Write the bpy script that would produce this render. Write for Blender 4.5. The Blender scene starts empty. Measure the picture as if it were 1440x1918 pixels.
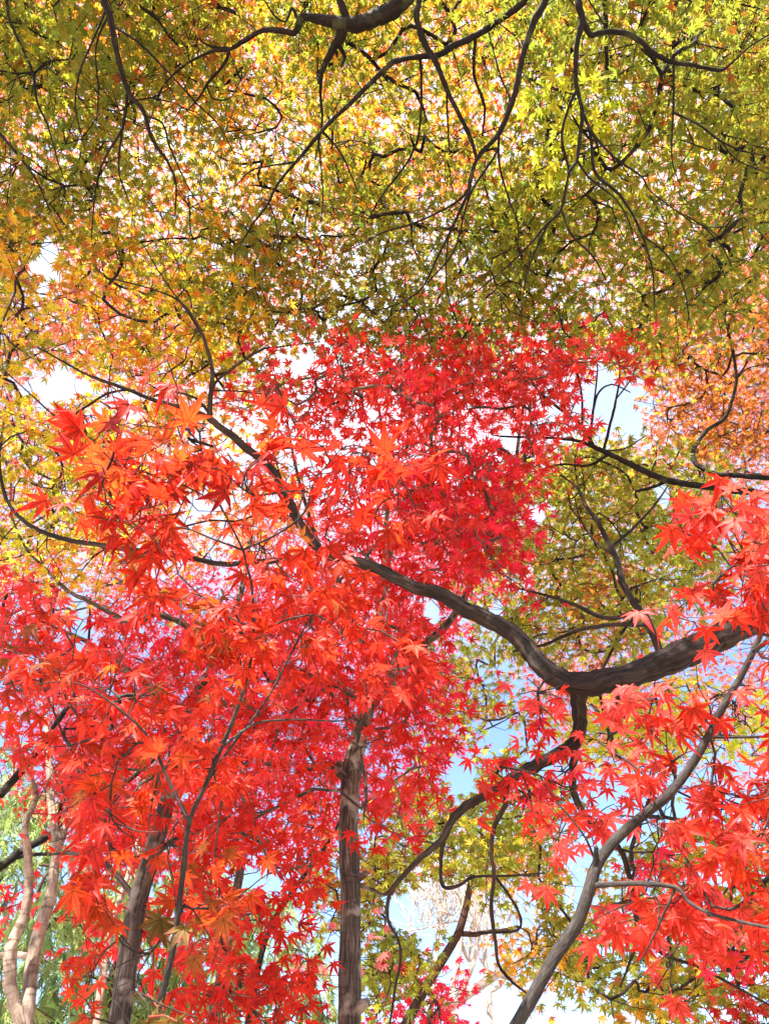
import bpy, math, random
import numpy as np
from mathutils import Vector, noise as mnoise

random.seed(7)
rng = np.random.default_rng(11)
sc = bpy.context.scene
R = math.radians

# ------------------------------------------------------------------ camera
PITCH = R(50.0)
CAMZ = 1.6
FPX = 1279.0                       # focal length in photograph pixels (photo 1440 x 1918)
cam = bpy.data.cameras.new('camera')
cam.sensor_fit = 'VERTICAL'
cam.sensor_height = 36.0
cam.lens = 36.0 * FPX / 1918.0
cam.clip_start = 0.02
cam.clip_end = 2000
camo = bpy.data.objects.new('camera', cam)
camo.location = (0, 0, CAMZ)
camo.rotation_euler = (R(90) + PITCH, 0, 0)
sc.collection.objects.link(camo)
sc.camera = camo

# ------------------------------------------------------------------ light
SUN_EL, SUN_AZ = R(50), R(207)      # azimuth clockwise from +Y: behind the camera, to the left
sun_dir = np.array([math.sin(SUN_AZ) * math.cos(SUN_EL), math.cos(SUN_AZ) * math.cos(SUN_EL), math.sin(SUN_EL)])
w = bpy.data.worlds.new('World')
sc.world = w
w.use_nodes = True
nt = w.node_tree
sky = nt.nodes.new('ShaderNodeTexSky')
sky.sky_type = 'NISHITA'
sky.sun_disc = False
sky.sun_elevation = SUN_EL
sky.sun_rotation = SUN_AZ
sky.air_density = 1.0
sky.dust_density = 0.0
sky.altitude = 1500
sky.ozone_density = 2.0
bg = nt.nodes['Background']
bg.inputs['Strength'].default_value = 0.095
# thin cloud veil added to whiten and brighten the sky overhead
tc = nt.nodes.new('ShaderNodeTexCoord')
sx = nt.nodes.new('ShaderNodeSeparateXYZ'); nt.links.new(tc.outputs['Generated'], sx.inputs[0])
cr_ = nt.nodes.new('ShaderNodeMapRange'); cr_.inputs['From Min'].default_value = .55; cr_.inputs['From Max'].default_value = .95
cr_.inputs['To Min'].default_value = .02; cr_.inputs['To Max'].default_value = .8
nt.links.new(sx.outputs['Z'], cr_.inputs['Value'])
cn = nt.nodes.new('ShaderNodeTexNoise'); cn.inputs['Scale'].default_value = 3.2; cn.inputs['Detail'].default_value = 6
nt.links.new(tc.outputs['Generated'], cn.inputs['Vector'])
cm = nt.nodes.new('ShaderNodeMapRange'); cm.inputs['From Min'].default_value = .35; cm.inputs['From Max'].default_value = .65
cm.inputs['To Min'].default_value = .5; cm.inputs['To Max'].default_value = 1.15
nt.links.new(cn.outputs['Fac'], cm.inputs['Value'])
cf = nt.nodes.new('ShaderNodeMath'); cf.operation = 'MULTIPLY'; cf.use_clamp = True
nt.links.new(cr_.outputs[0], cf.inputs[0]); nt.links.new(cm.outputs[0], cf.inputs[1])
cx = nt.nodes.new('ShaderNodeMixRGB'); cx.inputs[2].default_value = (4.3, 4.4, 4.55, 1)
nt.links.new(cf.outputs[0], cx.inputs[0]); nt.links.new(sky.outputs[0], cx.inputs[1])
nt.links.new(cx.outputs[0], bg.inputs[0])
sl = bpy.data.lights.new('sun', 'SUN')
sl.energy = 4.4
sl.angle = R(0.5)
sl.color = (1.0, 0.95, 0.87)
slo = bpy.data.objects.new('sun', sl)
slo.rotation_euler = Vector(-sun_dir).to_track_quat('-Z', 'Y').to_euler()
slo.location = (-8, -12, 20)
sc.collection.objects.link(slo)
sc.view_settings.view_transform = 'Standard'
sc.view_settings.look = 'None'
sc.view_settings.exposure = 2.5
sc.view_settings.gamma = 1.0
cy = sc.cycles
cy.max_bounces = 10
cy.diffuse_bounces = 5
cy.transmission_bounces = 6
cy.glossy_bounces = 2
cy.caustics_reflective = False
cy.caustics_refractive = False
cy.use_denoising = True
cy.use_adaptive_sampling = True
cy.adaptive_threshold = 0.02

HANG = np.array([-.28, -.92, -.12])       # leaves that hang turn their face to the light
FLAT = np.array([-.05, .18, .95])         # leaves that spread lie nearly level
# ------------------------------------------------------------------ pixel <-> world
CP, SP = math.cos(PITCH), math.sin(PITCH)
def ray(px, py):
    x, y = (px - 720) / FPX, (959 - py) / FPX
    v = np.array([x, CP - y * SP, SP + y * CP])
    return v / np.linalg.norm(v)
def at(px, py, mode, v):
    r = ray(px, py)
    if mode == 'd':
        k = v
    elif mode == 'z':
        k = min((v - CAMZ) / max(r[2], .05), 14)
    else:                                            # 'y': distance ahead on the ground
        k = min(v / max(r[1], .08), 20)
    return np.array([0, 0, CAMZ]) + r * k
def proj(p):
    q = np.asarray(p) - np.array([0, 0, CAMZ])
    x = q[..., 0]
    d = q[..., 1] * CP + q[..., 2] * SP
    u = -q[..., 1] * SP + q[..., 2] * CP
    d = np.where(d > .02, d, .02)
    return 720 + FPX * x / d, 959 - FPX * u / d, d

# ------------------------------------------------------------------ materials
def bark_mat(name, c0, c1, c2, fine=60.0, stretch=0.12, bump=0.6, moss=None, rings=0.0):
    m = bpy.data.materials.new(name)
    m.use_nodes = True
    t = m.node_tree
    b = t.nodes['Principled BSDF']
    b.inputs['Roughness'].default_value = 0.85
    b.inputs['Specular IOR Level'].default_value = 0.25
    a = t.nodes.new('ShaderNodeAttribute'); a.attribute_name = 'bark_co'
    mp = t.nodes.new('ShaderNodeMapping'); mp.inputs['Scale'].default_value = (1, 1, stretch)
    t.links.new(a.outputs['Vector'], mp.inputs['Vector'])
    n1 = t.nodes.new('ShaderNodeTexNoise'); n1.inputs['Scale'].default_value = fine
    n1.inputs['Detail'].default_value = 5; n1.inputs['Roughness'].default_value = .62; n1.inputs['Distortion'].default_value = 1.1
    t.links.new(mp.outputs[0], n1.inputs['Vector'])
    n2 = t.nodes.new('ShaderNodeTexNoise'); n2.inputs['Scale'].default_value = 7; n2.inputs['Detail'].default_value = 4
    t.links.new(a.outputs['Vector'], n2.inputs['Vector'])
    r = t.nodes.new('ShaderNodeValToRGB')
    r.color_ramp.elements[0].position = .33; r.color_ramp.elements[0].color = (*c0, 1)
    r.color_ramp.elements[1].position = .68; r.color_ramp.elements[1].color = (*c2, 1)
    e = r.color_ramp.elements.new(.5); e.color = (*c1, 1)
    t.links.new(n1.outputs['Fac'], r.inputs[0])
    mx = t.nodes.new('ShaderNodeMixRGB'); mx.blend_type = 'MULTIPLY'; mx.inputs[0].default_value = .7
    r2 = t.nodes.new('ShaderNodeValToRGB')
    r2.color_ramp.elements[0].position = .35; r2.color_ramp.elements[0].color = (.45, .45, .45, 1)
    r2.color_ramp.elements[1].position = .62; r2.color_ramp.elements[1].color = (1, 1, 1, 1)
    t.links.new(n2.outputs['Fac'], r2.inputs[0])
    t.links.new(r.outputs[0], mx.inputs[1]); t.links.new(r2.outputs[0], mx.inputs[2])
    col = mx.outputs[0]
    if rings:
        mp2 = t.nodes.new('ShaderNodeMapping'); mp2.inputs['Scale'].default_value = (.35, .35, 3.0)
        t.links.new(a.outputs['Vector'], mp2.inputs['Vector'])
        n3 = t.nodes.new('ShaderNodeTexNoise'); n3.inputs['Scale'].default_value = 18; n3.inputs['Detail'].default_value = 3
        t.links.new(mp2.outputs[0], n3.inputs['Vector'])
        r3 = t.nodes.new('ShaderNodeValToRGB')
        r3.color_ramp.elements[0].position = .36; r3.color_ramp.elements[0].color = (.35, .3, .27, 1)
        r3.color_ramp.elements[1].position = .47; r3.color_ramp.elements[1].color = (1, 1, 1, 1)
        t.links.new(n3.outputs['Fac'], r3.inputs[0])
        m3 = t.nodes.new('ShaderNodeMixRGB'); m3.blend_type = 'MULTIPLY'; m3.inputs[0].default_value = rings
        t.links.new(col, m3.inputs[1]); t.links.new(r3.outputs[0], m3.inputs[2])
        col = m3.outputs[0]
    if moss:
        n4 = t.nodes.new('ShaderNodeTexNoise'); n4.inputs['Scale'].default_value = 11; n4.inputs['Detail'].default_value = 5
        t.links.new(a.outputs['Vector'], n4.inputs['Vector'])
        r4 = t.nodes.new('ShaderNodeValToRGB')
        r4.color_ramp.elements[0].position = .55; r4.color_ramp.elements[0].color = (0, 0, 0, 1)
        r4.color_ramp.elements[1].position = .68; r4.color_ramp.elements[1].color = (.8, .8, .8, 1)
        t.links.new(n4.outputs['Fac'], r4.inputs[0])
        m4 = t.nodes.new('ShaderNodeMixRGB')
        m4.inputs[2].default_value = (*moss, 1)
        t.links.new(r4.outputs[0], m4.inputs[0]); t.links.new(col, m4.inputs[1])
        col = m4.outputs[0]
    t.links.new(col, b.inputs['Base Color'])
    bp = t.nodes.new('ShaderNodeBump'); bp.inputs['Strength'].default_value = bump; bp.inputs['Distance'].default_value = .012
    t.links.new(n1.outputs['Fac'], bp.inputs['Height'])
    t.links.new(bp.outputs[0], b.inputs['Normal'])
    return m

def leaf_mat(name, trans=0.6, veins=False, gain=1.0):
    m = bpy.data.materials.new(name)
    m.use_nodes = True
    t = m.node_tree
    b = t.nodes['Principled BSDF']
    b.inputs['Roughness'].default_value = 0.5
    b.inputs['Specular IOR Level'].default_value = 0.3
    a = t.nodes.new('ShaderNodeAttribute'); a.attribute_name = 'leaf_colour'
    g = t.nodes.new('ShaderNodeNewGeometry')
    n = t.nodes.new('ShaderNodeTexNoise'); n.inputs['Scale'].default_value = 45; n.inputs['Detail'].default_value = 4
    t.links.new(g.outputs['Position'], n.inputs['Vector'])
    hs = t.nodes.new('ShaderNodeHueSaturation')
    mr = t.nodes.new('ShaderNodeMapRange')
    mr.inputs['From Min'].default_value = .3; mr.inputs['From Max'].default_value = .7
    mr.inputs['To Min'].default_value = .72 * gain; mr.inputs['To Max'].default_value = 1.15 * gain
    t.links.new(n.outputs['Fac'], mr.inputs['Value'])
    t.links.new(mr.outputs[0], hs.inputs['Value'])
    t.links.new(a.outputs['Color'], hs.inputs['Color'])
    col = hs.outputs[0]
    if veins:
        v = t.nodes.new('ShaderNodeAttribute'); v.attribute_name = 'rib'
        rr = t.nodes.new('ShaderNodeValToRGB')
        rr.color_ramp.elements[0].position = .06; rr.color_ramp.elements[0].color = (.34, .26, .26, 1)
        rr.color_ramp.elements[1].position = .17; rr.color_ramp.elements[1].color = (1, 1, 1, 1)
        t.links.new(v.outputs['Fac'], rr.inputs[0])
        mm = t.nodes.new('ShaderNodeMixRGB'); mm.blend_type = 'MULTIPLY'; mm.inputs[0].default_value = .85
        t.links.new(col, mm.inputs[1]); t.links.new(rr.outputs[0], mm.inputs[2])
        col = mm.outputs[0]
        ra = t.nodes.new('ShaderNodeAttribute'); ra.attribute_name = 'reach'         # tips drier and darker than the blade
        r5 = t.nodes.new('ShaderNodeValToRGB')
        r5.color_ramp.elements[0].position = .1; r5.color_ramp.elements[0].color = (1, 1.5, 1, 1)
        r5.color_ramp.elements[1].position = 1; r5.color_ramp.elements[1].color = (.62, .5, .6, 1)
        e5 = r5.color_ramp.elements.new(.55); e5.color = (1, 1, 1, 1)
        t.links.new(ra.outputs['Fac'], r5.inputs[0])
        m5 = t.nodes.new('ShaderNodeMixRGB'); m5.blend_type = 'MULTIPLY'; m5.inputs[0].default_value = .9
        t.links.new(col, m5.inputs[1]); t.links.new(r5.outputs[0], m5.inputs[2])
        n6 = t.nodes.new('ShaderNodeTexNoise'); n6.inputs['Scale'].default_value = 210; n6.inputs['Detail'].default_value = 3
        t.links.new(g.outputs['Position'], n6.inputs['Vector'])
        r6 = t.nodes.new('ShaderNodeValToRGB')
        r6.color_ramp.elements[0].position = .63; r6.color_ramp.elements[0].color = (0, 0, 0, 1)
        r6.color_ramp.elements[1].position = .70; r6.color_ramp.elements[1].color = (.85, .85, .85, 1)
        t.links.new(n6.outputs['Fac'], r6.inputs[0])
        m6 = t.nodes.new('ShaderNodeMixRGB'); m6.inputs[2].default_value = (.12, .035, .012, 1)
        t.links.new(r6.outputs[0], m6.inputs[0]); t.links.new(m5.outputs[0], m6.inputs[1])
        col = m6.outputs[0]
    tr = t.nodes.new('ShaderNodeBsdfTranslucent')
    t.links.new(col, tr.inputs['Color']); t.links.new(col, b.inputs['Base Color'])
    mix = t.nodes.new('ShaderNodeMixShader'); mix.inputs[0].default_value = trans
    t.links.new(b.outputs[0], mix.inputs[1]); t.links.new(tr.outputs[0], mix.inputs[2])
    t.links.new(mix.outputs[0], t.nodes['Material Output'].inputs['Surface'])
    return m

BARK = {
    'dark': bark_mat('dark maple bark', (.004, .003, .002), (.011, .007, .005), (.026, .018, .014), 55, .14, .7, (.05, .055, .025)),
    'brown': bark_mat('ridged brown bark', (.006, .003, .002), (.027, .016, .011), (.08, .052, .037), 50, .1, 1.0),
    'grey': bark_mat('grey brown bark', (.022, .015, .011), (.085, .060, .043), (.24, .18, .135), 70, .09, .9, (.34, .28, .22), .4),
    'pale': bark_mat('pale smooth bark', (.15, .108, .08), (.30, .225, .17), (.42, .325, .25), 30, .3, .35, None, .75),
    'sapling': bark_mat('grey sapling bark', (.018, .014, .012), (.04, .032, .028), (.075, .062, .052), 160, .25, .4, (.07, .07, .05), .4),
    'russet': bark_mat('russet bark', (.03, .015, .01), (.075, .036, .025), (.13, .068, .046), 40, .15, .5, None, .3),
    'white': bark_mat('cream bark', (.34, .27, .21), (.54, .46, .38), (.66, .58, .5), 14, .3, .2, None, .3),
}
LEAFM = leaf_mat('maple leaf', .64)
LEAFV = leaf_mat('maple leaf with ribs', .64, True)
NEEDLE = leaf_mat('needle leaf', .35)

# leaf colours; salmon and pink have pale sun glare painted in
COL = dict(
    coral=(.88, .070, .058), red=(.72, .026, .014), scarlet=(.72, .032, .013), crimson=(.90, .030, .060), orred=(.72, .06, .013), moss=(.33, .29, .03), fern=(.22, .27, .03),
    orange=(.80, .24, .02), amber=(.80, .38, .025), gold=(.86, .58, .04), yellow=(.88, .74, .06),
    ygreen=(.62, .64, .04), olive=(.36, .33, .03), green=(.27, .31, .035), dkgreen=(.11, .15, .025),
    brown=(.20, .095, .022), rust=(.62, .20, .04), salmon=(.86, .30, .18), pink=(.86, .20, .20), deep=(.45, .02, .015), umber=(.38, .075, .014),
    conif=(.25, .32, .08), conid=(.16, .25, .08), bronze=(.40, .14, .02))

# ------------------------------------------------------------------ mesh helpers
def mesh_obj(name, V, F3, mat, parent=None, F4=None, attrs=None, smooth=False):
    me = bpy.data.meshes.new(name)
    V = np.asarray(V, np.float32)
    me.vertices.add(len(V)); me.vertices.foreach_set('co', V.ravel())
    n3 = 0 if F3 is None else len(F3)
    n4 = 0 if F4 is None else len(F4)
    idx = []
    if n3: idx.append(np.asarray(F3, np.int32).ravel())
    if n4: idx.append(np.asarray(F4, np.int32).ravel())
    idx = np.concatenate(idx)
    me.loops.add(len(idx)); me.loops.foreach_set('vertex_index', idx)
    st = np.concatenate([np.arange(n3) * 3, n3 * 3 + np.arange(n4) * 4]).astype(np.int32)
    me.polygons.add(n3 + n4)
    me.polygons.foreach_set('loop_start', st)
    if smooth:
        me.polygons.foreach_set('use_smooth', np.ones(n3 + n4, bool))
    for k, (ty, arr) in (attrs or {}).items():
        at_ = me.attributes.new(k, ty, 'POINT')
        key = {'FLOAT': 'value', 'FLOAT_VECTOR': 'vector', 'FLOAT_COLOR': 'color'}[ty]
        at_.data.foreach_set(key, np.asarray(arr, np.float32).ravel())
    me.materials.append(mat)
    me.update(calc_edges=True)
    me.validate()
    o = bpy.data.objects.new(name, me)
    sc.collection.objects.link(o)
    if parent is not None:
        o.parent = parent
        # parents stand unrotated at their own location
        wl = np.array(parent['_w'])
        me.vertices.foreach_set('co', (V - wl.astype(np.float32)).ravel())
        me.update()
        o['_w'] = [float(x) for x in wl]
    return o

class Tubes:
    def __init__(s): s.V, s.F, s.B, s.n = [], [], [], 0
    def add(s, pts, rad, seg=6, rough=0.0, ridge=0.0):
        P = np.asarray(pts, float); r = np.asarray(rad, float)
        n = len(P)
        T = np.gradient(P, axis=0); T /= np.linalg.norm(T, axis=1)[:, None] + 1e-9
        up = np.array([0, 0, 1.]) if abs(T[0, 2]) < .9 else np.array([1., 0, 0])
        N = np.cross(T[0], up); N /= np.linalg.norm(N)
        L = np.concatenate([[0], np.cumsum(np.linalg.norm(np.diff(P, axis=0), axis=1))]) + rng.uniform(0, 50)
        ang = np.arange(seg) * 2 * math.pi / seg
        ca, sa = np.cos(ang), np.sin(ang)
        V = np.empty((n, seg, 3)); B = np.empty((n, seg, 3))
        ph = rng.uniform(0, 6.28, 6)
        for i in range(n):
            N = N - T[i] * N.dot(T[i]); N /= np.linalg.norm(N) + 1e-9
            Bn = np.cross(T[i], N)
            k = np.ones(seg)
            if rough:
                k = 1 + rough * (.55 * np.sin(2 * ang + ph[0] + L[i] / r[0] * .35) + .45 * np.sin(3 * ang + ph[1] - L[i] / r[0] * .6) + .4 * np.sin(ph[2] + L[i] / r[0] * 1.3) + .3 * np.sin(ph[3] + L[i] / r[0] * 2.9 + ang))
            if ridge:
                for q in range(seg):
                    v_ = Vector((ca[q] * r[i] * 60 + ph[4] * 9, sa[q] * r[i] * 60, L[i] * 13 + .9 * math.sin(L[i] * 23 + ang[q] * 3)))
                    k[q] *= 1 + ridge * (.6 - 2.2 * abs(mnoise.noise(v_))) + ridge * .5 * mnoise.noise(v_ * 2.6)
            V[i] = P[i] + (N * (ca * k * r[i])[:, None] + Bn * (sa * k * r[i])[:, None])
            B[i, :, 0] = ca * r[i]; B[i, :, 1] = sa * r[i]; B[i, :, 2] = L[i]
        a = np.arange(n - 1)[:, None] * seg + np.arange(seg)[None]
        b = np.arange(n - 1)[:, None] * seg + (np.arange(seg)[None] + 1) % seg
        F = np.stack([a, b, b + seg, a + seg], -1).reshape(-1, 4) + s.n
        s.V.append(V.reshape(-1, 3)); s.B.append(B.reshape(-1, 3)); s.F.append(F)
        s.n += n * seg
    def build(s, name, mat, parent):
        if not s.V: return None
        return mesh_obj(name, np.concatenate(s.V), None, mat, parent, np.concatenate(s.F),
                        {'bark_co': ('FLOAT_VECTOR', np.concatenate(s.B))}, True)

def catmull(P, r, k):
    P = np.asarray(P, float); r = np.asarray(r, float)
    Q = np.vstack([2 * P[0] - P[1], P, 2 * P[-1] - P[-2]])
    out, ro = [], []
    for i in range(len(P) - 1):
        p0, p1, p2, p3 = Q[i], Q[i + 1], Q[i + 2], Q[i + 3]
        for t in np.arange(k) / k:
            out.append(.5 * ((2 * p1) + (-p0 + p2) * t + (2 * p0 - 5 * p1 + 4 * p2 - p3) * t * t + (-p0 + 3 * p1 - 3 * p2 + p3) * t ** 3))
            ro.append(r[i] * (1 - t) + r[i + 1] * t)
    out.append(P[-1]); ro.append(r[-1])
    return np.array(out), np.array(ro)

# ------------------------------------------------------------------ leaf templates
LA = np.radians([-128, -84, -41, 0, 41, 84, 128.])
LL = np.array([.40, .74, .95, 1.0, .95, .74, .40])
def template(lod):
    """(lobe, r, side, hw, rib) rows and triangles; lobe angle 0 is the middle tip"""
    rows, tri = [(3, 0., 0, 0., 0.)], []
    lob = range(7) if lod else range(1, 6)
    sin_idx = {}
    def add(*a): rows.append(a); return len(rows) - 1
    for l in lob:
        sin_idx[l] = None
    prev = None
    first = min(lob); last = max(lob)
    s0 = add(first, .12, -1, .10, 1.)                     # base edge
    sl_ = s0
    for l in lob:
        sr = add(last, .12, 1, .10, 1.) if l == last else add(l + .5, .30, 0, 0., 1.)
        if lod == 2:
            m1 = add(l, .42, 0, 0., 0.); m2 = add(l, .70, 0, 0., 0.); tp = add(l, 1., 0, 0., 0.)
            for sd, sn in ((-1, sl_), (1, sr)):
                w1 = add(l, .44, sd, .135, 1.); w2 = add(l, .70, sd, .075, 1.)
                for f in ((0, sn, w1), (0, w1, m1), (m1, w1, w2), (m1, w2, m2), (m2, w2, tp)):
                    tri.append(f if sd < 0 else f[::-1])
        elif lod == 1:
            tp = add(l, 1., 0, 0., 1.)
            wl = add(l, .46, -1, .13, 1.); wr = add(l, .46, 1, .13, 1.)
            tri += [(0, sl_, wl), (0, wl, tp), (0, tp, wr), (0, wr, sr)]
        else:
            tp = add(l, 1., 0, 0., 1.)
            tri += [(0, sl_, tp), (0, tp, sr)]
        sl_ = sr
    return np.array(rows), np.array(tri)
TPL = [template(i) for i in range(3)]

class Leaves:
    def __init__(s): s.items = {0: [], 1: [], 2: [], 9: []}
    def add(s, lod, pos, nrm, axis, size, col): s.items[lod].append((pos, nrm, axis, size, col))
    def build(s, name, parent):
        VS, FS, CS, RS, QS, n0 = [], [], [], [], [], 0
        near = bool(s.items[2])
        for lod, it in s.items.items():
            if not it: continue
            pos = np.array([i[0] for i in it]); Z = np.array([i[1] for i in it]); Y = np.array([i[2] for i in it])
            sz = np.array([i[3] for i in it]); col = np.array([i[4] for i in it])
            n = len(it)
            Z /= np.linalg.norm(Z, axis=1)[:, None]
            Y = Y - Z * (Y * Z).sum(1)[:, None]; Y /= np.linalg.norm(Y, axis=1)[:, None] + 1e-9
            X = np.cross(Y, Z)
            if lod == 9:                                           # needle spray: blades fanned on a drooping sprig
                nb = 15
                V = np.zeros((n, nb * 3, 3))
                for k in range(nb):
                    t0 = k / nb; a = (1 if k % 2 else -1) * rng.uniform(.25, .8, n)
                    ln = rng.uniform(.35, .65, n)
                    base = np.stack([0 * a, t0 + 0 * a, -.35 * t0 * t0 + 0 * a], -1)
                    d = np.stack([np.sin(a), np.cos(a), rng.uniform(-.4, .3, n)], -1) * ln[:, None]
                    wd = np.stack([np.cos(a), -np.sin(a), 0 * a], -1) * .05
                    V[:, 3 * k] = base - wd; V[:, 3 * k + 1] = base + wd; V[:, 3 * k + 2] = base + d
                tri = np.arange(nb * 3).reshape(-1, 3)
                rib = np.ones((n, nb * 3))
            else:
                rows, tri = TPL[lod]
                lob, rr, sd, hw, rb = rows.T
                A = LA[None] + rng.normal(0, .06, (n, 7)); Ln = LL[None] * rng.uniform(.86, 1.1, (n, 7))
                narrow = rng.uniform(.8, 1.15, n)[:, None]
                l0 = np.floor(lob).astype(int); l1 = np.ceil(lob).astype(int)
                a = .5 * (A[:, l0] + A[:, l1]); ll = .5 * (Ln[:, l0] + Ln[:, l1])
                lat = sd * hw * narrow
                x = ll * (rr * np.sin(a) + lat * np.cos(a)); y = ll * (rr * np.cos(a) - lat * np.sin(a))
                dr = np.where(rng.uniform(size=n) < .14, rng.normal(.9, .35, n), rng.normal(.22, .28, n))[:, None] + rng.normal(0, .22, (n, 7))[:, l0]
                fold = rng.uniform(.1, .9, n)[:, None]
                z = -dr * (rr * ll) ** 2 + fold * np.abs(lat) * ll
                V = np.stack([x, y, z], -1)
                rib = np.broadcast_to(rb, (n, len(rb)))
            V = V * sz[:, None, None]
            W = pos[:, None] + V[..., :1] * X[:, None] + V[..., 1:2] * Y[:, None] + V[..., 2:] * Z[:, None]
            m = V.shape[1]
            F = (tri[None] + (np.arange(n) * m)[:, None, None]).reshape(-1, 3) + n0
            VS.append(W.reshape(-1, 3)); FS.append(F); n0 += n * m
            c4 = np.concatenate([col, np.ones((n, 1))], 1)
            CS.append(np.repeat(c4, m, 0)); RS.append(rib.ravel()); QS.append(np.linalg.norm(V[..., :2], axis=-1).ravel() / np.repeat(sz, m))
        if not VS: return None
        mat = NEEDLE if s.items[9] else (LEAFV if near else LEAFM)
        return mesh_obj(name, np.concatenate(VS), np.concatenate(FS), mat, parent, None,
                        {'leaf_colour': ('FLOAT_COLOR', np.concatenate(CS)), 'rib': ('FLOAT', np.concatenate(RS)), 'reach': ('FLOAT', np.concatenate(QS))})

# ------------------------------------------------------------------ parsing of traced shapes
def trace(s):
    out = []
    for tok in s.split():
        f = [float(x) for x in tok.split(',')]
        out.append([f[0], f[1], f[2] if len(f) > 2 else None])
    xs = [i for i, p in enumerate(out) if p[2] is not None]
    for i, p in enumerate(out):
        if p[2] is None:
            a = max((k for k in xs if k < i), default=xs[0] if xs else None)
            b = min((k for k in xs if k > i), default=None)
            if a is None: p[2] = 3.
            elif b is None: p[2] = max(1.5, out[a][2] * (1 - .35 * (i - a)))
            else: p[2] = out[a][2] + (out[b][2] - out[a][2]) * (i - a) / (b - a)
    return out
def poly(s): return np.array([[float(v) for v in t.split(',')] for t in s.split()])
def inside(P, x, y):
    c = np.zeros(len(x), bool); j = len(P) - 1
    for i in range(len(P)):
        xi, yi = P[i]; xj, yj = P[j]
        k = ((yi > y) != (yj > y)) & (x < (xj - xi) * (y - yi) / (yj - yi + 1e-12) + xi)
        c ^= k; j = i
    return c
def area(P):
    x, y = P.T
    return abs(np.dot(x, np.roll(y, 1)) - np.dot(y, np.roll(x, 1))) / 2

# openings between the crowns where the sky shows
GAPS = [(1155, 745, 62, 75), (585, 682, 38, 22), (520, 690, 15, 12), (240, 752, 60, 26), (110, 730, 60, 32), (85, 500, 26, 45),
        (150, 1150, 20, 55), (955, 835, 24, 24), (845, 1455, 34, 48), (480, 1640, 50, 26), (545, 1700, 26, 55),
        (960, 1875, 60, 36), (800, 1700, 75, 60), (1075, 1640, 24, 70), (930, 1375, 22, 22), (620, 1790, 22, 90),
        (990, 1720, 40, 70), (880, 1790, 60, 70), (1330, 1640, 40, 25), (290, 1030, 26, 14), (800, 1160, 18, 40), (1010, 960, 18, 24), (1240, 930, 15, 25), (930, 1140, 12, 18), (1110, 1590, 30, 40)]
# where trunks stand clear of the leaves hanging before them
CLEAR = [poly('640,1350 705,1320 692,1450 690,1918 628,1918 632,1540'), poly('215,1660 300,1480 360,1480 315,1650 285,1800 260,1918 190,1918'),
         poly('15,1420 115,1400 128,1500 120,1660 80,1918 10,1918'),
         poly('920,1918 1080,1640 1140,1545 1235,1460 1310,1340 1385,1190 1440,1130 1440,1250 1375,1375 1290,1510 1210,1590 1145,1670 1020,1918')]
def in_clear(px, py):
    a, b = np.array([px]), np.array([py])
    return any(inside(c, a, b)[0] for c in CLEAR)
def in_gap(px, py, k=1.0):
    k = k * (.85 + 1.1 * mnoise.noise(Vector((px / 26, py / 26, 4.4)))) + 1e-6
    if k < .15: return False
    for x, y, a, b in GAPS:
        if ((px - x) / (a * k)) ** 2 + ((py - y) / (b * k)) ** 2 < 1: return True
    return False

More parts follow.
